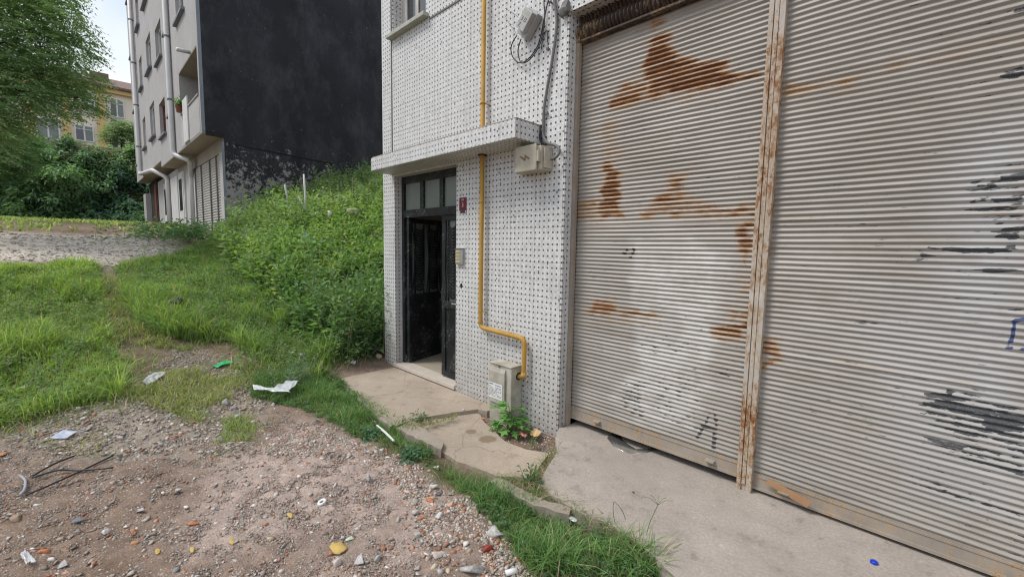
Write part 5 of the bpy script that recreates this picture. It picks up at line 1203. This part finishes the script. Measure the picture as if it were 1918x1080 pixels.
stick(572, 385, 566, 345, -11, .010, M_TWIG, 'thin twig just behind the tall white stake', 'twig')
stick(607, 386, 604, 354, -10.8, .014, M_TWIG, 'brown twig right of the tall white stake', 'twig')
stick(640, 368, 639, 339, -10.5, .016, M_TWIG, 'grey twig standing left of the rightmost one', 'twig')
stick(662, 362, 660, 333, -10.3, .017, M_TWIG, 'grey twig nearest the tiled building', 'twig')
a = onX(617, 401, -9.6); tag(MB().mat(M_WHITE).tube([a+np.array([0, 0, -.08]), a+np.array([.02, 0, .07])], [.03, .042], 14).build('plastic_pot', None, None, smooth=True), 'upturned white plastic pot in the weeds below the stakes', 'pot')
a = onX(664, 392, -9.2); o = blob('concrete_lump', a-np.array([0, 0, .05]), .10, .17, .08, M_SOFFIT, 4, 'flat grey concrete lump lying in the weeds', 'debris', .25)

# ------------------------------------------------------------------ rubble and stones
def rock_variant(seed, flat):
    r = np.random.default_rng(seed); n = 7+seed % 4; p = r.normal(0, 1, (n, 3)); p /= np.linalg.norm(p, axis=1, keepdims=True); p *= r.uniform(.75, 1.1, (n, 1)); p *= np.array([1, r.uniform(.45, .85), flat])
    bm = bmesh.new(); 
    for q in p: bm.verts.new(q)
    res = bmesh.ops.convex_hull(bm, input=list(bm.verts)); bmesh.ops.delete(bm, geom=[v for v in bm.verts if not v.link_faces], context='VERTS')
    bmesh.ops.triangulate(bm, faces=list(bm.faces)); bm.verts.index_update()
    V = np.array([v.co[:] for v in bm.verts]); F = np.array([[v.index for v in f.verts] for f in bm.faces]); bm.free(); return V, F
ROCKS = [rock_variant(i, (.32, .42, .6, .22)[i % 4]) for i in range(24)]
PAL = np.array([(.34, .295, .255), (.27, .245, .22), (.40, .365, .33), (.31, .245, .19), (.21, .175, .145), (.55, .52, .49), (.33, .135, .075), (.42, .22, .14), (.44, .35, .25), (.25, .255, .26)])
def scatter(q, size, pw, sink=.55):
    n = len(q); P = onground(q); parts = []; ci = rng.choice(len(PAL), n, p=np.array(pw)/sum(pw)); col = PAL[ci]*(.75+.5*rng.random((n, 1))); col = col*.86+np.array([.36, .295, .25])*.14; vi = rng.integers(0, len(ROCKS), n); a = rng.random(n)*6.283
    tlt = rng.normal(0, .35, (n, 2))
    for k in range(len(ROCKS)):
        s = np.where(vi == k)[0]
        if not len(s): continue
        V0, F0 = ROCKS[k]; c, sn = np.cos(a[s])[:, None], np.sin(a[s])[:, None]; sc = size[s][:, None]
        X = (V0[:, 0]*c-V0[:, 1]*sn)*sc; Yv = (V0[:, 0]*sn+V0[:, 1]*c)*sc; Zv = V0[:, 2]*sc*np.ones_like(c)
        Zv = Zv+tlt[s, :1]*X*.5+tlt[s, 1:]*Yv*.5
        hgt = (V0[:, 2].max())*size[s]*(1-sink)
        V = np.stack([X+P[s, :1], Yv+P[s, 1:2], Zv+(P[s, 2]+hgt*.45)[:, None]], -1).reshape(-1, 3); m = len(V0)
        F = (F0[None]+(np.arange(len(s))*m)[:, None, None]).reshape(-1, 3); parts.append((V, F, np.repeat(col[s], m, 0)))
    return join(parts)
Z_NEAR = np.array(gpoly([(-60, 800), (60, 790), (200, 760), (330, 650), (440, 660), (480, 760), (560, 770), (640, 800), (730, 850), (800, 888), (870, 930), (935, 1000), (1010, 1100), (-60, 1100)]))
Z_REDB = np.array(gpoly([(700, 830), (800, 880), (880, 930), (950, 1000), (1000, 1100), (800, 1100), (780, 960), (720, 880), (600, 860), (470, 850), (560, 800)]))
pg = [4, 2.6, 3, 2.4, 2.0, 3.8, 2.0, 1.9, 1.2, .7]; pr_ = [3, 2.4, 3, 2, 1.2, 4.2, 2.8, 2.2, 1.2, .5]; pstn = [5, 4, 3.2, 3, 2, 1.4, .4, .4, 1., 1.4]
def clump(x, y): return fbm(x*2.4, y*2.4, 3, 71) > .30+.25*rng.random(len(x))
q1 = pick(Z_NEAR, 80000, clump); q2 = pick(Z_NEAR, 6500); q3 = pick(Z_STONY, 6500, lambda x, y: fbm(x*1.6, y*1.6, 3, 72) > .44); q4 = pick(Z_REDB, 20000, lambda x, y: fbm(x*3, y*3, 3, 73) > .40); q5 = pick(Z_GRAV, 4200); q6 = pick(Z_REDB, 700)
def sz(n, a, b_, e=2.6): return a+(b_-a)*rng.random(n)**e
put('rubble', [scatter(q1, sz(len(q1), .0025, .0105), pg), scatter(q2, sz(len(q2), .007, .027, 3.4), pg), scatter(q3, sz(len(q3), .007, .034, 3.2), pstn, .5), scatter(q4, sz(len(q4), .004, .017, 3), pr_), scatter(q6, sz(len(q6), .016, .034), pr_), scatter(q5, sz(len(q5), .010, .05, 3.5), [3, 1, 7, 1, .3, 9, .2, .2, 1.5, .5], .55)],
    M_STONE, 'loose crushed rubble of grey stone chips, plaster bits and red brick crumbs', 'rubble', 'stuff')
# crumbs and dust on the slabs and in the hollow by the meter box
hol = np.array(zp([(912, 775), (960, 800), (1045, 800), (1040, 850), (985, 842), (945, 826)], -.1))
q = pick(hol, 420); n = len(q); P = scatter(q, sz(n, .004, .018), [3, 2, 3, 3, 3, 3, .8, .8, 1, .3]); put('gravel', [P], M_STONE, 'dusty grit filling the hollow at the foot of the tiled wall', 'grit', 'stuff')

def stone(x, y, r, flat, c, label, cat='stone', name='stone', var=0, rot=0., grp='single stones on the rubble'):
    g = onG(x, y); V0, F0 = ROCKS[var % 24]; V = V0.copy(); V[:, 2] *= flat/max(.2, np.ptp(V0[:, 2])/2); cs_, sn_ = math.cos(rot), math.sin(rot)
    V = np.column_stack([(V[:, 0]*cs_-V[:, 1]*sn_), (V[:, 0]*sn_+V[:, 1]*cs_), V[:, 2]])*r; V += g+np.array([0, 0, r*flat*.55])
    bm = bmesh.new(); vs = [bm.verts.new(v) for v in V]; [bm.faces.new([vs[i] for i in f]) for f in F0]
    bmesh.ops.bevel(bm, geom=list(bm.edges), offset=r*.10, segments=2, affect='EDGES', profile=.6); bmesh.ops.triangulate(bm, faces=list(bm.faces)); bm.verts.index_update()
    V = np.array([v.co[:] for v in bm.verts]); F = np.array([[v.index for v in f.verts] for f in bm.faces]); bm.free()
    return put(name, (V, F, np.tile(np.array(c), (len(V), 1))), M_STONE, label, cat, loc=tuple(map(float, g)), group=grp)
WHT, PNK, GRY, DGR, BRK, ORG = (.56, .55, .53), (.50, .42, .38), (.36, .345, .33), (.10, .11, .125), (.24, .05, .035), (.40, .155, .075)
for a in [
 (925, 1004, .055, .75, (.46, .445, .43), 'largest pale grey stone block at the grass edge, above the red brick piece', 'stone', 'stone', 3, .4),
 (915, 1033, .038, .6, BRK, 'dark red brick chunk below the largest grey stone', 'brick', 'brick_piece', 1, 1.1),
 (826, 969, .040, .5, WHT, 'long white plaster lump standing upright beside the pinkish one', 'stone', 'stone', 6, 1.4),
 (843, 976, .042, .5, PNK, 'pinkish white broken tile chunk right of the long white lump', 'stone', 'stone', 9, .2),
 (840, 961, .024, .6, WHT, 'small white stone touching the top of the pinkish chunk', 'stone', 'stone', 2, 2.),
 (820, 994, .030, .7, GRY, 'rounded grey stone under the long white lump', 'stone', 'stone', 5, 0.),
 (780, 962, .042, .4, GRY, 'flat long grey stone left of the long white lump', 'stone', 'stone', 8, .3),
 (790, 972, .030, .5, ORG, 'orange brick chip just below the flat long grey stone', 'brick', 'brick_piece', 11, .7),
 (783, 1006, .032, .5, (.40, .40, .37), 'triangular grey stone alone in the brown patch', 'stone', 'stone', 13, 2.3),
 (774, 911, .034, .6, WHT, 'square white plaster piece by the orange crumbs', 'stone', 'stone', 7, .1),
 (812, 914, .045, .55, (.52, .51, .49), 'wide white plaster lump next to the dark slate chip', 'stone', 'stone', 10, .6),
 (822, 925, .036, .35, DGR, 'dark slate chip between the white plaster and the grass', 'stone', 'stone', 4, .4),
 (818, 879, .034, .6, WHT, 'clean white stone half buried in the strip of grass', 'stone', 'stone', 14, 1.),
 (805, 940, .040, .5, ORG, 'orange brick fragment with sharp corners under the dark slate chip', 'brick', 'brick_piece', 15, .2),
 (844, 948, .036, .5, (.48, .30, .23), 'dusty pink brick fragment at the grass edge', 'brick', 'brick_piece', 17, 1.4),
 (683, 936, .034, .35, (.34, .31, .26), 'flat olive stone alone in the middle of the rubble', 'stone', 'stone', 16, 0.),
 (690, 900, .030, .8, (.40, .375, .36), 'round grey pebble above the flat olive stone', 'stone', 'stone', 18, 0.),
 (655, 1011, .034, .3, (.42, .50, .38), 'pale green flat stone next to the yellow foam', 'stone', 'stone', 12, .5),
 (642, 1007, .030, .35, (.40, .39, .38), 'grey slab chip left of the pale green stone', 'stone', 'stone', 19, 1.),
 (672, 1053, .046, .5, (.42, .405, .40), 'wide grey stone below the yellow foam', 'stone', 'stone', 20, .2),
 (632, 1058, .036, .6, (.44, .38, .34), 'tall pinkish grey stone under the yellow foam', 'stone', 'stone', 21, 1.6),
 (710, 1048, .030, .6, (.38, .37, .365), 'medium grey stone on the rubble near the bottom edge', 'stone', 'stone', 22, 1.6),
 (822, 1042, .050, .4, (.48, .42, .37), 'cream stone slab sloping on the rubble near the red brick chunk', 'stone', 'stone', 23, .8),
 (885, 1072, .075, .4, (.36, .345, .33), 'broad flat grey stone at the bottom edge of the yard', 'stone', 'stone', 0, .2),
 (414, 829, .050, .6, (.34, .29, .25), 'brown stone at the foot of the small grass tuft', 'stone', 'stone', 5, 1.2),
 (447, 782, .055, .4, (.30, .32, .34), 'blue grey flat stone above the small grass tuft', 'stone', 'stone', 8, .5),
 (475, 793, .045, .4, (.50, .42, .34), 'cream stone right of the blue grey one', 'stone', 'stone', 2, .9),
 (423, 758, .055, .6, GRY, 'grey cobble among the stones near the white plastic strip', 'stone', 'stone', 18, .4),
 (438, 768, .045, .6, (.27, .25, .24), 'dark grey cobble just below the grey cobble', 'stone', 'stone', 6, .4),
 (445, 858, .036, .4, (.42, .27, .19), 'tan pink chip on the trampled rubble', 'stone', 'stone', 9, .9),
 (252, 998, .036, .4, ORG, 'orange roof tile chip beside the larger tan one', 'brick', 'brick_piece', 7, .3),
 (249, 1019, .042, .3, (.46, .26, .14), 'triangular tan tile shard below the orange chip', 'brick', 'brick_piece', 4, 2.1),
 (198, 998, .028, .5, WHT, 'oval white pebble left of the orange roof tile chip', 'stone', 'stone', 18, 0.),
 (335, 920, .034, .6, (.42, .42, .42), 'light grey stone right of the black rods', 'stone', 'stone', 10, .5),
 (263, 958, .034, .4, (.40, .375, .36), 'flat buff stone in the brown trampled soil', 'stone', 'stone', 12, .5),
 (362, 982, .038, .35, ORG, 'long orange tile shard near the middle of the bare soil', 'brick', 'brick_piece', 15, 1.),
 (145, 977, .034, .5, (.20, .23, .27), 'slate blue stone below the black rods', 'stone', 'stone', 3, 1.),
 (30, 972, .060, .3, (.30, .22, .16), 'flat brown stone by the left edge under the black rods', 'stone', 'stone', 17, .2),
 (80, 1036, .040, .3, (.40, .16, .08), 'orange tile chip above the torn white wrapper', 'brick', 'brick_piece', 1, .7),
 (117, 1060, .036, .5, (.38, .37, .36), 'grey stone right of the torn white wrapper', 'stone', 'stone', 20, .7),
 (1012, 938, .030, .5, (.5, .49, .47), 'white stone lodged by the loose kerb block', 'stone', 'stone', 6, 0.),
 (700, 793, .050, .45, (.45, .43, .40), 'pale stone lump in the grass beside the fallen white stick', 'stone', 'stone', 9, .6),
 (668, 766, .045, .5, (.36, .30, .22), 'tan stone in the kerb grass', 'stone', 'stone', 13, .3),
 (980, 1025, .026, .8, WHT, 'round white lump deep in the kerb grass', 'stone', 'stone', 18, .6),
 (1180, 1030, .030, .7, WHT, 'white pebble in the grass under the tall stalk', 'stone', 'stone', 5, .6)]: stone(*a)
stone(595, 793, .085, .12, (.10, .075, .065), 'flat dark brown broken tile on the edge of the rubble', 'tile', 'tile_piece', 16, .4, None)

# ------------------------------------------------------------------ litter
def sheet(name, pts, m, label, cat, th=.002, curl=.02, z=None, seed=1, res=10, lift=.008):
    """thin crumpled sheet with real thickness laid over the ground inside a quad of photo points"""
    c = [onG(x, y) if z is None else onZ(x, y, z) for x, y in pts]
    V = []; 
    for s_i in range(2):
        for i in range(res+1):
            for j in range(res+1):
                u, v = i/res, j/res; p = (c[0]*(1-u)+c[1]*u)*(1-v)+(c[3]*(1-u)+c[2]*u)*v
                dz = curl*(fbm(np.array([u*3.+seed]), np.array([v*3.]), 3, seed)[0])+lift
                V.append(p+np.array([0, 0, dz-th*s_i]))
    n = res+1; F = []; o = n*n
    for i in range(res):
        for j in range(res): a = i*n+j; F += [(a, a+1, a+n+1, a+n), (o+a, o+a+n, o+a+n+1, o+a+1)]
    for i in range(res):
        for a, b_ in ((i*n, (i+1)*n), (i*n+res, (i+1)*n+res), (i, i+1), (res*n+i, res*n+i+1)): F.append((a, b_, o+b_, o+a))
    o_ = MB().mat(m).add(V, F).build(name, None, None); return tag(o_, label, cat)
M_PACK = simple('printed_card', (.58, .58, .60), (.20, .26, .42), 16, .6, .1, .001, detail=2)
bg = thing('plastic_strip', onG(515, 745), 'crumpled clear plastic strip bent like a boomerang at the grass edge', 'litter')
for k, pts in enumerate(([(474, 737), (512, 743), (545, 752), (476, 745)], [(512, 744), (538, 727), (559, 730), (540, 750)])):
    o = sheet('film', pts, M_BAG, None, None, .0015, .05, None, 5+k, 10, .07); o.parent = bg; o.location = tuple(Vector(o.location)-bg.location)
sheet('plastic_bag', [(266, 722), (284, 706), (312, 704), (280, 729)], M_BAG, 'torn white plastic bag lying on the trodden path', 'litter', .0015, .06, None, 9, 10, .015)
sheet('plastic_scrap', [(395, 690), (425, 677), (437, 684), (408, 693)], M_BAGG, 'bright green plastic scrap beside the stones', 'litter', .0015, .05, None, 12, 8, .012)
sheet('cigarette_packet', [(94, 825), (118, 810), (146, 812), (125, 825)], M_PACK, 'flat white and blue cardboard packet on the gravel by the grass', 'litter', .006, .008, None, 14, 4, .02)
sheet('torn_wrapper', [(38, 1046), (52, 1042), (68, 1058), (50, 1068)], M_BAG, 'torn white wrapper with a pink edge at the lower left', 'litter', .0015, .04, None, 17, 8, .015)
M_YFOAM = simple('yellow_foam', (.62, .45, .16), (.50, .34, .10), 22, .95, .8, .01)
g = onG(633, 1030); blob('foam_lump', g+np.array([0, 0, .014]), 0.050, .038, .011, M_YFOAM, 6, 'yellow lump of builder foam among the stones', 'foam', .45, 3, smooth=True)
for (x, y, s, lab) in ((543, 966, .022, 'thin curved yellow foam shard left of the white ring'), (360, 1031, .018, 'torn yellow foam scrap in the bare soil'), (295, 1034, .018, 'twisted yellow foam scrap nearest the tan tile shard'), (434, 1016, .02, 'large yellow foam flake beside the white splinter')):
    g = onG(x, y); blob('foam_scrap', g+np.array([0, 0, .008]), s*1.5, s*.55, s*.16, M_YFOAM, int(x), lab, 'foam', .5, 2, 'yellow foam scraps')
g = onG(603, 943); R1 = []
for k in range(28):
    t = k/27*2*math.pi; R1.append(g+np.array([math.cos(t)*.019, math.sin(t)*.019, .012+.006*math.sin(t)]))
tag(MB().mat(M_WHITE).tube(R1, .0085, 8, False).build('plastic_ring', None, None, smooth=True), 'white plastic ring lying on the rubble', 'ring')
g = onG(955, 1075); tag(MB().mat(M_WHITE).tube([g+np.array([-.01, -.02, .012]), g+np.array([.02, .03, .018])], .014, 12).build('pipe_offcut', None, None, smooth=True), 'short white pipe offcut at the bottom edge of the rubble', 'pipe')
# bent black rods
M_ROD = simple('black_rod', (.018, .018, .022), (.03, .03, .034), 18, .45, .05, .001); M_PALEB = simple('pale_blue_plastic', (.25, .28, .31), (.33, .35, .38), 18, .4, .1, .001)
um = thing('broken_rack', onG(60, 925), 'bent black metal rods joined by a pale grey connector on the gravel', 'scrap metal')
for pts in ([(48, 933), (90, 918), (150, 886), (212, 857)], [(60, 900), (110, 888), (150, 884), (212, 880)], [(62, 896), (100, 877), (138, 857)]):
    P = [onG(x, y)+np.array([0, 0, .022+.01*math.sin(i*2)]) for i, (x, y) in enumerate(pts)]; MB().mat(M_ROD).tube(bez(P, 5), .0062, 8).build('rod', None, um, smooth=True)
P = [onG(x, y)+np.array([0, 0, .02]) for x, y in ((38, 895), (48, 905), (46, 922), (38, 932))]; MB().mat(M_PALEB).tube(bez(P, 4), [.007, .009, .009, .008, .007, .007, .007, .008, .008, .008, .009, .009, .007], 8).build('connector', None, um, smooth=True)
# blue bottle cap, red leaf scrap, foil, card, wrappers, bag
c0 = onZ(1637, 1054, -.0275); cpv = MB().mat(simple('blue_plastic', (.010, .045, .50), (.008, .035, .42), 8, .35, .02, .001)); n = 22
cpv.tube([c0+np.array([0, 0, .001]), c0+np.array([0, 0, .011]), c0+np.array([0, 0, .0125])], [.0165, .016, .0145], n); tag(cpv.build('bottle_cap', None, None, smooth=False, bevel=0), 'bright blue bottle cap on the concrete apron', 'cap')
c0 = onZ(1186, 922, -.033); blob('brick_crumb', c0+np.array([0, 0, .004]), .012, .008, .005, simple('red_crumb', (.25, .06, .04), (.2, .05, .03), 20), 9, 'tiny red brick crumb alone on the concrete apron', 'brick', .3, 1)
def hung_sheet(name, P, m, label, cat, th=.002):
    P = [np.asarray(p, float) for p in P]; return tag(MB().mat(m).prism(P, (0, 0, -th)).build(name, None, None), label, cat)
za = -.03
fo = [onZ(x, y, za) for x, y in ((1137, 822), (1150, 838), (1176, 853), (1200, 851), (1234, 844))]
bk = [p+np.array([.0, .16, .0]) for p in fo]
V = []; nq = len(fo)
for i, (p, q_) in enumerate(zip(fo, bk)):
    for k in range(6): t_ = k/5; V.append(p*(1-t_)+q_*t_+np.array([0, 0, .014*math.sin(math.pi*t_)+.006*math.sin(i*2.1+k*1.3)+(.012 if i in (0, 4) else 0)]))
F = [(i*6+k, i*6+k+1, (i+1)*6+k+1, (i+1)*6+k) for i in range(nq-1) for k in range(5)]
mb = MB().mat(M_FOIL).add(V, F); o = mb.build('foil_sheet', None, None, smooth=True); sm = o.modifiers.new('thickness', 'SOLIDIFY'); sm.thickness = .002; tag(o, 'crumpled silver foil sheet sticking out under the left roller shutter', 'litter')
sp_ = [onZ(x, y, za) for x, y in ((1078, 793), (1083, 791), (1108, 802), (1104, 805))]
hung_sheet('plastic_splinter', [p+np.array([0, 0, .008]) for p in sp_], M_WHITE, 'white plastic sliver under the left end of the left roller shutter', 'litter', .004)
cd_ = [onY(x, y, YS-.03) for x, y in ((1432, 902), (1443, 897), (1522, 936), (1512, 947))]
tag(MB().mat(M_CARD).prism([p+np.array([0, -.006*(i in (2, 3))*3, 0]) for i, p in enumerate(cd_)], (0, -.004, 0)).build('card_strip', None, None), 'brown cardboard strip jammed against the rail of the right roller shutter', 'cardboard')
M_PURP = simple('purple_foil', (.22, .02, .26), (.62, .35, .03), 26, .3, .2, .002, detail=2); M_YEL = simple('yellow_foil', (.62, .34, .03), (.5, .45, .4), 34, .3, .2, .002, detail=2)
for (pts, m, lab, sd_) in (([(969, 820), (974, 813), (988, 817), (984, 826)], M_PURP, 'purple and yellow candy wrapper nearest the lobed plant', 3), ([(992, 818), (1001, 808), (1016, 814), (1004, 827)], M_YEL, 'crumpled yellow candy wrapper nearest the wall corner', 7)):
    sheet('candy_wrapper', pts, m, lab, 'wrapper', .001, .045, -.10, sd_, 8, .012)
sheet('plastic_bag', [(884, 742), (890, 730), (908, 730), (910, 747)], M_BAG, 'small crumpled clear bag with green print against the tiled wall', 'litter', .001, .07, -.05, 22, 10, .01)
sheet('bag_print', [(892, 736), (894, 731), (904, 732), (904, 737)], M_BAGG, 'green printed flap on the crumpled bag by the meter box', 'litter', .001, .05, -.05, 24, 6, .05)
g0, g1 = onG(706, 806), onG(738, 832); tag(MB().mat(M_PALEW).tube([g0+np.array([0, 0, .05]), (g0+g1)/2+np.array([0, 0, .045]), g1+np.array([0, 0, .03])], [.008, .010, .009], 8).build('fallen_stick', None, None), 'white painted stick fallen in the kerb grass', 'stick')
for (x, y, x2, y2, lab) in ((8, 814, 52, 800, 'broken brown tile plate at the left edge of the grass'), (0, 852, 20, 845, 'brown flat shard cut by the left picture edge')):
    g = onG((x+x2)/2, (y+y2)/2); o = stone((x+x2)/2, (y+y2)/2, .085, .10, (.34, .18, .10), lab, 'tile', 'tile_piece', 16 if x else 4, .5, None)
g = onG(333, 593); blob('black_rag', g+np.array([0, 0, .22]), .09, .07, .05, M_CABLE, 5, 'black plastic rag caught in the tall grass', 'litter', .6, 2)
g = onG(690, 660); blob('boulder', (g[0], g[1]+.1, g[2]+.06), .13, .09, .075, simple('mossy_stone', (.07, .08, .06), (.045, .05, .04), 9, .9, .6, .01), 7, 'dark mossy stone half hidden under the weeds by the left pier', 'stone', .3, 3, smooth=True)
g = onG(704, 672); blob('stone', (g[0], g[1]+.05, g[2]+.03), .06, .04, .035, M_SLAB, 9, 'brown stone between the mossy stone and the left pier', 'stone', .3, 2)
g = onG(662, 682); sheet('paper_scrap', [(655, 683), (662, 676), (667, 680), (665, 685)], M_WHITE, 'white paper scrap on the kerb below the mossy stone', 'litter', .001, .03, None, 33, 5, .012)
for i, (x, y, r, lab) in enumerate(((563, 672, .05, 'white rag scrap in the grass above the clear strip'), (548, 668, .035, 'small pale scrap left of the white rag'), (1072, 986, .03, 'white plastic scrap tangled in the kerb grass'))):
    g = onG(x, y); blob('white_scrap', g+np.array([0, 0, .06 if i < 2 else .05]), r, r*.6, r*.35, M_BAG, 40+i, lab, 'litter', .6, 2)
# broken tile rubble in the gap beside the meter box
for i, (x, y, r, c, lab) in enumerate(((905, 786, .03, (.36, .2, .15), 'pinkish brick splinter in the gap beside the meter box'), (925, 800, .03, (.42, .38, .35), 'pale broken lump in the gap behind the lobed plant'), (868, 768, .02, WHT, 'white chip on the broken edge of the upper slab'), (1010, 790, .06, (.36, .33, .29), 'grey mortar lump at the foot of the tiled wall'))):
    g = onZ(x, y, -.10 if i != 2 else -.06); o = stone(x, y, r, .5, c, lab, 'stone', 'broken_lump', 6+i, i*.8, None); o.location = tuple(map(float, g+np.array([0, 0, .0])))
